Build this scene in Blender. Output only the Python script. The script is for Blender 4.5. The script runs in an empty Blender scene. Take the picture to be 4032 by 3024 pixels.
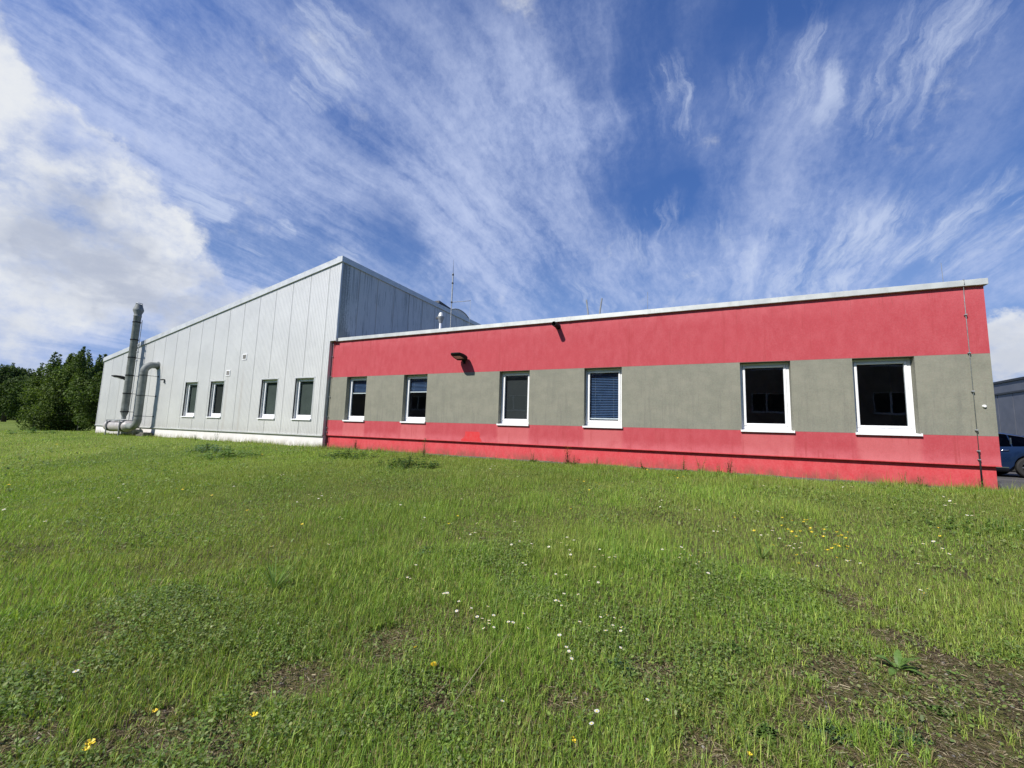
import bpy, math, random
import numpy as np
from mathutils import Vector, Matrix

# ------------------------------------------------------------------ camera, world, sun
SC = bpy.context.scene
COL = SC.collection
random.seed(7)
RNG = np.random.default_rng(11)
R_ = math.radians

FPX, PITCH, ROLL, YAW = 1616.7, 0.112570, 0.0315013, 0.4420516
IW, IH = 4032.0, 3024.0
cF = Vector((-math.sin(YAW)*math.cos(PITCH), math.cos(YAW)*math.cos(PITCH), math.sin(PITCH)))
_r = Vector((math.cos(YAW), math.sin(YAW), 0)); _u = _r.cross(cF)
cR = _r*math.cos(ROLL)+_u*math.sin(ROLL); cU = -_r*math.sin(ROLL)+_u*math.cos(ROLL)

def ray(px, py):
    """direction of a point measured in the photograph (origin = eye, world axes)"""
    return cF*FPX + cR*(px-IW/2) - cU*(py-IH/2)
def on_y(px, py, y):
    d = ray(px, py); return d*(y/d.y)
def on_x(px, py, x):
    d = ray(px, py); return d*(x/d.x)

cam = bpy.data.cameras.new('camera'); camo = bpy.data.objects.new('camera', cam); COL.objects.link(camo)
cam.sensor_fit = 'HORIZONTAL'; cam.sensor_width = 36.0; cam.lens = FPX/IW*36.0
cam.clip_start = 0.05; cam.clip_end = 6000
m = Matrix((cR, cU, -cF)).transposed().to_4x4()
camo.matrix_world = m
SC.camera = camo
SC.view_settings.view_transform = 'Standard'; SC.view_settings.look = 'None'
SC.view_settings.exposure = 0.34; SC.view_settings.gamma = 1.0

SUN_TO = Vector((-0.43, -1.0, 1.05)).normalized()
sl = bpy.data.lights.new('sun', 'SUN'); sl.energy = 4.9; sl.angle = R_(0.53); sl.color = (1.0, 0.955, 0.88)
so = bpy.data.objects.new('sun', sl); COL.objects.link(so)
so.rotation_euler = SUN_TO.to_track_quat('Z', 'Y').to_euler(); so.location = SUN_TO*60

world = bpy.data.worlds.new('World'); SC.world = world; world.use_nodes = True
WN, WL = world.node_tree.nodes, world.node_tree.links
WN.clear()

class NT:
    """tiny helper for building node trees"""
    def __init__(s, tree): s.t = tree; s.n = tree.nodes; s.l = tree.links
    def put(s, sock, v):
        if isinstance(v, bpy.types.NodeSocket): s.l.new(v, sock)
        elif v is not None:
            if sock.type == 'RGBA' and len(v) == 3: v = (*v, 1)
            sock.default_value = v
    def math(s, op, a, b=None, c=None, clamp=False):
        n = s.n.new('ShaderNodeMath'); n.operation = op; n.use_clamp = clamp
        s.put(n.inputs[0], a)
        if b is not None: s.put(n.inputs[1], b)
        if c is not None: s.put(n.inputs[2], c)
        return n.outputs[0]
    def vmath(s, op, a, b=None, out=0):
        n = s.n.new('ShaderNodeVectorMath'); n.operation = op
        s.put(n.inputs[0], a)
        if b is not None: s.put(n.inputs['Scale'] if op == 'SCALE' else n.inputs[1], b)
        return n.outputs[out]
    def maprange(s, v, a, b, c=0.0, d=1.0, smooth=True):
        n = s.n.new('ShaderNodeMapRange'); n.interpolation_type = 'SMOOTHSTEP' if smooth else 'LINEAR'
        s.put(n.inputs[0], v); n.inputs[1].default_value = a; n.inputs[2].default_value = b
        n.inputs[3].default_value = c; n.inputs[4].default_value = d
        return n.outputs[0]
    def mix(s, f, a, b, mode='MIX'):
        n = s.n.new('ShaderNodeMix'); n.data_type = 'RGBA'; n.blend_type = mode
        s.put(n.inputs[0], f); s.put(n.inputs[6], a); s.put(n.inputs[7], b)
        return n.outputs[2]
    def noise(s, vec, scale=5.0, detail=4.0, rough=0.5, dist=0.0, out=0):
        n = s.n.new('ShaderNodeTexNoise'); s.put(n.inputs['Vector'], vec)
        n.inputs['Scale'].default_value = scale; n.inputs['Detail'].default_value = detail
        n.inputs['Roughness'].default_value = rough; n.inputs['Distortion'].default_value = dist
        return n.outputs[out]
    def mapping(s, vec, scale=(1, 1, 1), loc=(0, 0, 0), rot=(0, 0, 0)):
        n = s.n.new('ShaderNodeMapping'); s.put(n.inputs[0], vec)
        n.inputs['Location'].default_value = loc; n.inputs['Rotation'].default_value = rot; n.inputs['Scale'].default_value = scale
        return n.outputs[0]
    def sep(s, v):
        n = s.n.new('ShaderNodeSeparateXYZ'); s.put(n.inputs[0], v); return n.outputs
    def comb(s, x, y, z):
        n = s.n.new('ShaderNodeCombineXYZ'); s.put(n.inputs[0], x); s.put(n.inputs[1], y); s.put(n.inputs[2], z); return n.outputs[0]

def build_world():
    w = NT(world.node_tree)
    tc = w.n.new('ShaderNodeTexCoord'); d = w.vmath('NORMALIZE', tc.outputs['Generated'])
    sky = w.n.new('ShaderNodeTexSky'); sky.sky_type = 'NISHITA'; sky.sun_disc = False
    sky.sun_elevation = math.asin(SUN_TO.z); sky.sun_rotation = math.atan2(SUN_TO.x, SUN_TO.y)
    sky.altitude = 200; sky.air_density = 1.0; sky.dust_density = 0.3; sky.ozone_density = 2.5
    hsv = w.n.new('ShaderNodeHueSaturation'); w.put(hsv.inputs['Color'], sky.outputs[0])
    hsv.inputs['Saturation'].default_value = 1.24; hsv.inputs['Value'].default_value = 0.95; hsv.inputs['Hue'].default_value = 0.515
    skyc = w.vmath('SCALE', hsv.outputs[0], w.maprange(w.sep(d)[2], 0.05, 0.62, 0.60, 1.25, smooth=False))
    skyc = w.mix(w.maprange(w.sep(d)[2], 0.50, 0.02), skyc, (1.45, 2.5, 5.1))
    dz = w.math('ADD', w.math('MAXIMUM', w.sep(d)[2], 0.0), 0.16)
    P = w.comb(w.math('DIVIDE', w.sep(d)[0], dz), w.math('DIVIDE', w.sep(d)[1], dz), 0.0)
    b1 = w.vmath('SUBTRACT', w.noise(d, 4.0, 5, 0.6, out=1), (0.5, 0.5, 0.5))
    db = w.vmath('NORMALIZE', w.vmath('ADD', d, w.vmath('SCALE', b1, 0.30)))
    def blobs(lst, dv=None):
        acc = None
        for x, y, rad, wt in lst:
            v = ray(x*1.8228, y*1.8228).normalized()
            c = w.maprange(w.vmath('DOT_PRODUCT', dv or db, tuple(v), out=1), math.cos(R_(rad)), 1.0, 0.0, wt)
            acc = c if acc is None else w.math('ADD', acc, c)
        return acc
    wn = w.vmath('SUBTRACT', w.noise(P, 1.1, 4, 0.55, out=1), (0.5, 0.5, 0.5))
    Pw = w.vmath('ADD', P, w.vmath('SCALE', wn, 0.30))
    wn2 = w.vmath('SUBTRACT', w.noise(d, 22.0, 5, 0.65, out=1), (0.5, 0.5, 0.5))
    Pf = w.vmath('ADD', Pw, w.vmath('SCALE', wn2, 0.05))
    # cirrus veil: streaks combed along the wind (world Y)
    s0 = w.noise(w.mapping(Pf, (1.6, 0.75, 1)), 1.0, 10, 0.62)
    s1 = w.noise(w.mapping(Pf, (5.2, 0.75, 1), (0.4, 2.2, 0)), 1.0, 9, 0.66)
    s2 = w.noise(w.mapping(Pf, (15.0, 2.4, 1), (3.1, 1.7, 0)), 1.0, 8, 0.66)
    s3 = w.noise(d, 60, 6, 0.7)
    st = w.math('ADD', w.math('MULTIPLY', s0, 0.42), w.math('ADD', w.math('MULTIPLY', s1, 0.30), w.math('ADD', w.math('MULTIPLY', s2, 0.16), w.math('MULTIPLY', s3, 0.12))))
    veil = blobs([(1080, 380, 15, .75), (980, 230, 12, .30), (620, 260, 16, .40), (330, 130, 17, .36), (520, 420, 14, .35), (900, 560, 12, .30), (1180, 620, 12, .45),
                  (1750, 560, 10, .45), (1480, 630, 10, .50), (1950, 610, 10, .55), (120, 60, 14, .45), (1220, 60, 9, .20), (250, 350, 14, .24), (700, 660, 10, .30), (1060, 540, 10, .35), (1220, 300, 7, .25), (2150, 560, 7, .3), (1640, 350, 14, .22), (1900, 300, 16, .28), (1300, 100, 12, .2), (1280, 360, 9, .35), (60, 640, 9, .6), (200, 700, 8, .5), (560, 600, 8, .3), (1020, 640, 9, .5), (900, 450, 10, .3), (1350, 330, 9, .35), (1290, 220, 8, .25), (1420, 640, 9, .3), (1850, 640, 8, .4), (330, 480, 9, .5), (420, 620, 9, .5), (150, 200, 10, .35), (1150, 660, 9, .45), (1650, 640, 9, .4), (1320, 560, 8, .35), (2100, 600, 7, .35), (800, 620, 8, .3), (550, 660, 8, .35), (1150, 200, 9, .3), (800, 120, 9, .25), (700, 450, 9, .25)])
    clr = blobs([(850, 510, 6, .45), (1330, 180, 6, .2), (620, 560, 5, .4), (380, 40, 5, .3), (1400, 400, 8, .3), (430, 560, 5, .3), (240, 470, 5, .3), (1240, 130, 5, .25)])
    nn = w.maprange(st, 0.38, 0.68)
    A = w.math('SUBTRACT', veil, clr)
    ex_ = w.math('MULTIPLY', w.math('MAXIMUM', A, 0.0), w.math('ADD', w.math('MULTIPLY', w.math('POWER', nn, 1.25), 2.3), 0.10))
    cir = w.math('MULTIPLY', w.math('SUBTRACT', 1.0, w.math('EXPONENT', w.math('MULTIPLY', ex_, -1.0))), 0.90)
    # loose hooked wisps on the clear side
    wz = w.math('ADD', w.math('MULTIPLY', w.noise(w.mapping(Pf, (7.0, 1.7, 1), (5.2, 0.4, 0)), 1.0, 10, 0.66), .6), w.math('MULTIPLY', w.noise(w.mapping(Pf, (26.0, 2.6, 1), (1.2, 0.4, 0)), 1.0, 8, 0.68), .4))
    dw = w.vmath('NORMALIZE', w.vmath('ADD', d, w.vmath('ADD', w.vmath('SCALE', b1, 0.06), w.vmath('SCALE', wn2, 0.06))))
    wm = blobs([(1465, 230, 3.2, 1.3), (1450, 160, 2.5, .9), (1475, 290, 2.2, .9), (1600, 180, 3, .6), (1740, 150, 4, 1.0), (1780, 210, 4, .8), (1925, 220, 3.5, 1.1), (1900, 260, 2.5, .8), (2010, 100, 7, .85), (2060, 60, 5, .6), (2060, 330, 7, .35), (1400, 500, 6, .8), (1560, 490, 4, .8), (1700, 60, 5, .5),
                (1970, 500, 4, .8), (1920, 520, 3, .6), (690, 60, 5, .8), (730, 120, 5, 1.0), (790, 110, 4, .8), (690, 195, 3.0, 2.6), (665, 215, 2.2, 1.5), (440, 430, 3.0, 2.2), (470, 450, 2.5, 1.2), (610, 490, 1.8, 2.2), (545, 540, 2, 1.0), (750, 560, 3, .9), (1780, 560, 9, 1.0), (1700, 600, 7, 1.0), (2120, 480, 6, .8), (1290, 650, 6, .9), (1650, 610, 6, .7)], dw)
    wis = w.math('MULTIPLY', w.maprange(w.math('ADD', wz, w.math('MULTIPLY', w.math('MINIMUM', wm, 1.6), .05)), 0.50, 0.72), w.math('MINIMUM', wm, 1.0))
    # low cumulus on the left and far right, in direction space
    dd = w.vmath('ADD', d, w.vmath('SCALE', wn2, 0.02))
    cn = w.math('ADD', w.math('MULTIPLY', w.noise(w.mapping(dd, (1, 1, 1.35), (1.3, 4.1, 0.2)), 5.0, 10, 0.58), 0.75), w.math('MULTIPLY', w.noise(w.mapping(dd, (1, 1, 1.5), (7.3, 1.1, 0.2)), 17.0, 8, 0.6), 0.25))
    cm = blobs([(-40, 330, 9, .55), (30, 150, 6, .10), (60, 290, 6, .20), (20, 430, 9, .42), (110, 400, 8, .24), (150, 480, 9, .30), (40, 560, 9, .42), (220, 570, 9, .26), (330, 600, 8, .24), (360, 650, 7, .18), (470, 690, 7, .44), (580, 715, 6, .40), (380, 560, 6, .22), (300, 490, 6, .2), (680, 690, 5, .22), (60, 660, 5, .20), (20, 740, 7, .50), (130, 750, 6, .50), (230, 770, 5, .42), (320, 760, 4, .2),
                (-60, 160, 8, .22), (185, 285, 3, .20), (200, 325, 2.6, .18), (230, 350, 2.2, .10), (2205, 760, 4.4, .62), (2190, 715, 2.2, .25), (-300, 450, 22, .8), (600, 690, 6, .05),
                (30, 225, 3, -.3), (150, 245, 3, -.25), (90, 330, 2.2, -.22), (200, 430, 3, -.25), (110, 130, 5, -.3), (85, 610, 2.6, -.30), (160, 690, 3.2, -.34), (20, 582, 2.6, -.34), (230, 720, 3.2, -.26), (110, 220, 4, -.15), (240, 400, 3.4, -.20), (60, 240, 2.5, -.10)], dw)
    cnx = w.math('MULTIPLY_ADD', cn, 2.6, -0.8)
    cum = w.maprange(w.math('ADD', cnx, w.math('MULTIPLY', w.math('MINIMUM', cm, 0.60), 1.05)), 0.70, 1.26)
    cum = w.math('MULTIPLY', cum, w.maprange(w.math('ADD', s1, w.math('MULTIPLY', cm, .22)), .40, .54, .45, 1.0))
    shade_n = w.math('ADD', w.math('MULTIPLY', cn, .7), w.math('MULTIPLY', w.noise(w.mapping(dd, (1, 1, 2.2), (2, 5, 1)), 7.0, 8, 0.6), .5))
    shade_b = blobs([(210, 580, 6, .9), (330, 640, 6, .8), (120, 520, 4, .5), (450, 680, 5, .6), (20, 740, 5, .4), (60, 470, 4, .3), (2190, 790, 4, .5)])
    shade = w.math('MULTIPLY', w.maprange(shade_n, 0.46, 0.70), w.math('MINIMUM', w.math('MULTIPLY', shade_b, 1.25), 1.0))
    cumcol = w.mix(w.math('MULTIPLY', shade, .8), w.mix(w.maprange(w.math('ADD', cn, w.math('MULTIPLY', s3, .4)), .5, .85), (4.7, 5.1, 6.1), (5.9, 6.1, 6.4)), (2.9, 3.3, 4.3))
    c1 = w.mix(cir, skyc, w.mix(nn, (3.3, 4.0, 6.1), (4.5, 5.1, 6.8)))
    c2 = w.mix(w.math('MULTIPLY', wis, 0.66), c1, (4.6, 5.2, 6.6))
    c3 = w.mix(cum, c2, cumcol)
    bg = w.n.new('ShaderNodeBackground'); w.put(bg.inputs[0], c3); bg.inputs[1].default_value = 0.108
    out = w.n.new('ShaderNodeOutputWorld'); w.l.new(bg.outputs[0], out.inputs[0])
build_world()

# ------------------------------------------------------------------ measured layout (metres, eye at the origin, X along the facades)
D = 12.033           # plane of the red wing
DW = 11.893          # plane of the metal hall
BASE = -0.90
WIN_RED = [(-13.06, -12.0), (-10.16, -9.09), (-6.16, -5.08), (-3.29, -2.18), (0.83, 1.93), (3.15, 4.26)]
WIN_HALL = [(-24.25, -23.17), (-22.05, -20.97), (-18.16, -17.07), (-15.92, -14.79)]
WZ0, WZ1 = 0.19, 1.935

def sst(t): t = np.clip(t, 0, 1); return t*t*(3-2*t)
def _hash(ix, iy, s):
    n = (ix.astype(np.int64)*374761393 + iy.astype(np.int64)*668265263 + s*69069) & 0x7fffffff
    n = ((n ^ (n >> 13))*1274126177) & 0x7fffffff
    return ((n ^ (n >> 16)) & 0xffff)/65535.0
def vnoise(x, y, s=0):
    ix, iy = np.floor(x), np.floor(y); fx, fy = x-ix, y-iy
    fx = fx*fx*(3-2*fx); fy = fy*fy*(3-2*fy)
    a, b, c, d = _hash(ix, iy, s), _hash(ix+1, iy, s), _hash(ix, iy+1, s), _hash(ix+1, iy+1, s)
    return (a*(1-fx)+b*fx)*(1-fy)+(c*(1-fx)+d*fx)*fy
def fbm(x, y, s=0, o=4):
    v = 0; a = .5; t = 0
    for i in range(o):
        v = v+a*vnoise(x*2**i, y*2**i, s+i*17); t += a; a *= .5
    return v/t
def hgt(x, y):
    x = np.asarray(x, float); y = np.asarray(y, float)
    z = -1.5+.57*sst((y-1)/10)
    s = sst((-x-36)/14); z = z*(1-s)-1.5*s
    r = sst((x-5.0)/2.2)*sst((y-8.5)/4); z = z-.10*r
    far = sst((np.hypot(x, y)-60)/100); z = z*(1-far)-1.6*far
    b = (fbm(x*.55+9, y*.55, 3)-.5)*.12*sst((11.5-y)/2)*sst((60-np.hypot(x, y))/20)
    return z+b
def gpt(px, py):
    """ground point seen at a place measured in the photograph"""
    d = ray(px, py); k = 1.2/max(1e-6, -d.z)
    for _ in range(12):
        p = d*k; k *= float(hgt(p.x, p.y))/p.z
    return d*k

# ------------------------------------------------------------------ mesh helpers
class MB:
    def __init__(s): s.v = []; s.f = []
    def quad(s, a, b, c, d):
        n = len(s.v); s.v += [tuple(a), tuple(b), tuple(c), tuple(d)]; s.f.append((n, n+1, n+2, n+3)); return s
    def poly(s, pts):
        n = len(s.v); s.v += [tuple(p) for p in pts]; s.f.append(tuple(range(n, n+len(pts)))); return s
    def box(s, x0, x1, y0, y1, z0, z1, M=None):
        c = [Vector((x, y, z)) for z in (z0, z1) for y in (y0, y1) for x in (x0, x1)]
        if M is not None: c = [M @ p for p in c]
        n = len(s.v); s.v += [tuple(p) for p in c]
        s.f += [tuple(n+i for i in q) for q in ((0, 2, 3, 1), (4, 5, 7, 6), (0, 1, 5, 4), (2, 6, 7, 3), (0, 4, 6, 2), (1, 3, 7, 5))]
        return s
    def bevbox(s, x0, x1, y0, y1, z0, z1, b=.01, M=None):
        """box with chamfered vertical and horizontal front edges"""
        ring = [(x0+b, y0), (x1-b, y0), (x1, y0+b), (x1, y1), (x0, y1), (x0, y0+b)]
        lv = [(z0, b), (z0+b, 0), (z1-b, 0), (z1, b)]
        n = len(s.v); cx, cy = (x0+x1)/2, (y0+y1)/2
        for z, ins in lv:
            for (x, y) in ring:
                xx = x+(ins if x < cx else -ins)*1.0; yy = y+(ins if y < cy else -ins)
                p = Vector((xx, yy, z)); s.v.append(tuple(M @ p if M is not None else p))
        for k in range(3):
            for i in range(6):
                j = (i+1) % 6; s.f.append((n+k*6+i, n+k*6+j, n+(k+1)*6+j, n+(k+1)*6+i))
        s.f.append(tuple(n+5-i for i in range(6))); s.f.append(tuple(n+18+i for i in range(6)))
        return s
    def tube(s, pts, r, seg=12, caps=True):
        pts = [Vector(p) for p in pts]; rs = r if isinstance(r, (list, tuple)) else [r]*len(pts)
        n0 = len(s.v); prev = None
        for i, p in enumerate(pts):
            t = (pts[min(i+1, len(pts)-1)]-pts[max(i-1, 0)]).normalized()
            if prev is None:
                a = Vector((0, 0, 1)) if abs(t.z) < .9 else Vector((1, 0, 0)); u = t.cross(a).normalized()
            else:
                u = (prev-t*prev.dot(t)).normalized()
            prev = u; w = t.cross(u)
            for k in range(seg):
                an = 2*math.pi*k/seg; s.v.append(tuple(p+u*(math.cos(an)*rs[i])+w*(math.sin(an)*rs[i])))
        for i in range(len(pts)-1):
            for k in range(seg):
                a = n0+i*seg+k; b = n0+i*seg+(k+1) % seg; s.f.append((a, b, b+seg, a+seg))
        if caps:
            s.f.append(tuple(n0+seg-1-k for k in range(seg))); e = n0+(len(pts)-1)*seg; s.f.append(tuple(e+k for k in range(seg)))
        return s
    def lathe(s, prof, seg=24, M=None, close=False):
        """prof: (radius, z) pairs round the Z axis"""
        n0 = len(s.v)
        for r, z in prof:
            for k in range(seg):
                an = 2*math.pi*k/seg; p = Vector((r*math.cos(an), r*math.sin(an), z)); s.v.append(tuple(M @ p if M is not None else p))
        for i in range(len(prof)-1):
            for k in range(seg):
                a = n0+i*seg+k; b = n0+i*seg+(k+1) % seg; s.f.append((a, b, b+seg, a+seg))
        return s
    def build(s, name, mat, parent=None, smooth=False, autos=None):
        me = bpy.data.meshes.new(name); me.from_pydata(s.v, [], s.f); me.update()
        if mat: me.materials.append(mat)
        o = bpy.data.objects.new(name, me); COL.objects.link(o)
        if parent: o.parent = parent
        if smooth:
            me.shade_smooth()
            if autos:
                try: me.set_sharp_from_angle(angle=R_(autos))
                except Exception: pass
        return o
    def local(s, c):
        s.v = [(a-c[0], b-c[1], z-c[2]) for a, b, z in s.v]; return s

def thing(name, label, cat, loc=(0, 0, 0), group=None):
    o = bpy.data.objects.new(name, None); COL.objects.link(o); o.location = loc; o.empty_display_size = .2
    return tag(o, label, cat, group)
def tag(o, label, cat, group=None, kind=None):
    if label: o['label'] = label
    if cat: o['category'] = cat
    if group: o['group'] = group
    if kind: o['kind'] = kind
    return o

def np_mesh(name, V, F_tri, F_quad, mat, colr=None, smooth=False, parent=None):
    """V (n,3); F_tri (a,3); F_quad (b,4); colr (n,3) point colours"""
    me = bpy.data.meshes.new(name)
    nt = 0 if F_tri is None else len(F_tri); nq = 0 if F_quad is None else len(F_quad)
    loops = np.concatenate([a for a in ((F_tri.ravel() if nt else None), (F_quad.ravel() if nq else None)) if a is not None]).astype(np.int32)
    me.vertices.add(len(V)); me.vertices.foreach_set('co', np.ascontiguousarray(V, dtype=np.float32).ravel())
    me.loops.add(len(loops)); me.loops.foreach_set('vertex_index', loops)
    me.polygons.add(nt+nq)
    st = np.concatenate([np.arange(nt)*3, nt*3+np.arange(nq)*4]).astype(np.int32)
    me.polygons.foreach_set('loop_start', st)
    if colr is not None:
        at = me.color_attributes.new('tint', 'FLOAT_COLOR', 'POINT')
        at.data.foreach_set('color', np.concatenate([colr, np.ones((len(colr), 1))], 1).astype(np.float32).ravel())
    me.update(calc_edges=True)
    if smooth: me.shade_smooth()
    me.materials.append(mat)
    o = bpy.data.objects.new(name, me); COL.objects.link(o)
    if parent: o.parent = parent
    return o

# ------------------------------------------------------------------ materials
def new_mat(name):
    ma = bpy.data.materials.new(name); ma.use_nodes = True; ma.node_tree.nodes.clear()
    return ma, NT(ma.node_tree)
def finish(nt, sh, bump=None):
    out = nt.n.new('ShaderNodeOutputMaterial'); nt.l.new(sh, out.inputs[0])
def principled(nt, col, rough=.6, metal=0.0, spec=.4, bump=None, bstr=.3, bdist=.01, coat=0.0):
    b = nt.n.new('ShaderNodeBsdfPrincipled'); nt.put(b.inputs['Base Color'], col); nt.put(b.inputs['Roughness'], rough)
    b.inputs['Metallic'].default_value = metal; b.inputs['Specular IOR Level'].default_value = spec
    b.inputs['Coat Weight'].default_value = coat
    if bump is not None:
        bn = nt.n.new('ShaderNodeBump'); nt.put(bn.inputs['Height'], bump); bn.inputs['Strength'].default_value = bstr; bn.inputs['Distance'].default_value = bdist
        nt.l.new(bn.outputs[0], b.inputs['Normal'])
    return b.outputs[0]
def oc(nt): return nt.n.new('ShaderNodeTexCoord').outputs['Object']

def paint(name, col, rough=.5, metal=0.0, var=.08, scale=6.0, grime=None, coat=0.0, spec=.4):
    ma, nt = new_mat(name); c = oc(nt)
    n = nt.noise(c, scale, 6, .6); lo = tuple(x*(1-var*2) for x in col); hi = tuple(min(1, x*(1+var)) for x in col)
    k = nt.mix(nt.maprange(n, .3, .7), lo, hi)
    if grime:
        g = nt.noise(nt.mapping(c, (7, 7, .9)), 1.0, 7, .65); k = nt.mix(nt.maprange(g, .52, .78, 0, grime[3]), k, grime[:3])
    finish(nt, principled(nt, k, nt.maprange(n, .2, .8, rough*.85, min(1, rough*1.15)), metal, spec, coat=coat)); return ma

M = {}
M['white'] = paint('white_plastic', (.80, .81, .82), .35, var=.02)
M['coping'] = paint('coping_sheet', (.55, .57, .545), .45, .25, .05, 3, (.30, .31, .27, .45))
M['coping_hall'] = paint('coping_sheet_hall', (.56, .58, .575), .45, .25, .05, 3, (.36, .37, .34, .4))
M['galv'] = paint('galvanised', (.32, .34, .35), .55, .3, .15, 20)
M['pole'] = paint('pole_grey', (.17, .19, .21), .6, .1, .1)
M['duct'] = paint('duct_sheet', (.195, .212, .204), .65, .05, .16, 4, (.12, .125, .11, .7))
M['fan'] = paint('fan_sheet', (.42, .40, .39), .5, .1, .08, 6, (.36, .34, .31, .5))
M['black'] = paint('black_metal', (.014, .014, .016), .7, 0, .1, spec=.15)
M['dark'] = paint('dark_metal', (.05, .052, .055), .5, .3, .1)
M['room'] = paint('room_plaster', (.16, .155, .145), .9, var=.05)
M['blind'] = paint('blind_slats', (.060, .110, .225), .45, 0, .05)
M['screen'] = paint('screen_cloth', (.030, .034, .035), .8, var=.08, scale=2)
M['screen_l'] = paint('screen_cloth_light', (.080, .095, .092), .8, var=.10, scale=1.5)
M['rubber'] = paint('rubber', (.02, .02, .02), .8, var=.1)
M['roofing'] = paint('roof_membrane', (.16, .16, .155), .8, var=.2, scale=3)
M['concrete'] = paint('concrete_edging', (.13, .125, .11), .9, var=.3, scale=9, grime=(.07, .075, .05, .8))

def glass_mat(name, tint, ior=1.75):
    ma, nt = new_mat(name)
    lw = nt.n.new('ShaderNodeLayerWeight'); lw.inputs['Blend'].default_value = 0.5; f0 = ((ior-1)/(ior+1))**2
    fr = nt.math('ADD', nt.math('MULTIPLY', nt.math('POWER', lw.outputs['Facing'], 5.0), 1-f0), f0)
    tr = nt.n.new('ShaderNodeBsdfTransparent'); tr.inputs[0].default_value = (*tint, 1)
    gl = nt.n.new('ShaderNodeBsdfGlossy'); gl.inputs['Roughness'].default_value = 0.0; gl.inputs[0].default_value = (.92, .96, 1, 1)
    wob = nt.noise(oc(nt), 1.3, 2, .5); bn = nt.n.new('ShaderNodeBump'); nt.put(bn.inputs['Height'], wob)
    bn.inputs['Strength'].default_value = .05; bn.inputs['Distance'].default_value = .02; nt.l.new(bn.outputs[0], gl.inputs['Normal'])
    mx = nt.n.new('ShaderNodeMixShader'); nt.l.new(fr, mx.inputs[0]); nt.l.new(tr.outputs[0], mx.inputs[1]); nt.l.new(gl.outputs[0], mx.inputs[2])
    finish(nt, mx.outputs[0]); return ma
M['glass'] = glass_mat('window_glass', (.78, .83, .84), 1.7)
M['glass_hall'] = glass_mat('window_glass_hall', (.75, .8, .78), 1.6)
M['carglass'] = glass_mat('car_glass', (.10, .11, .12), 1.22)

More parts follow.
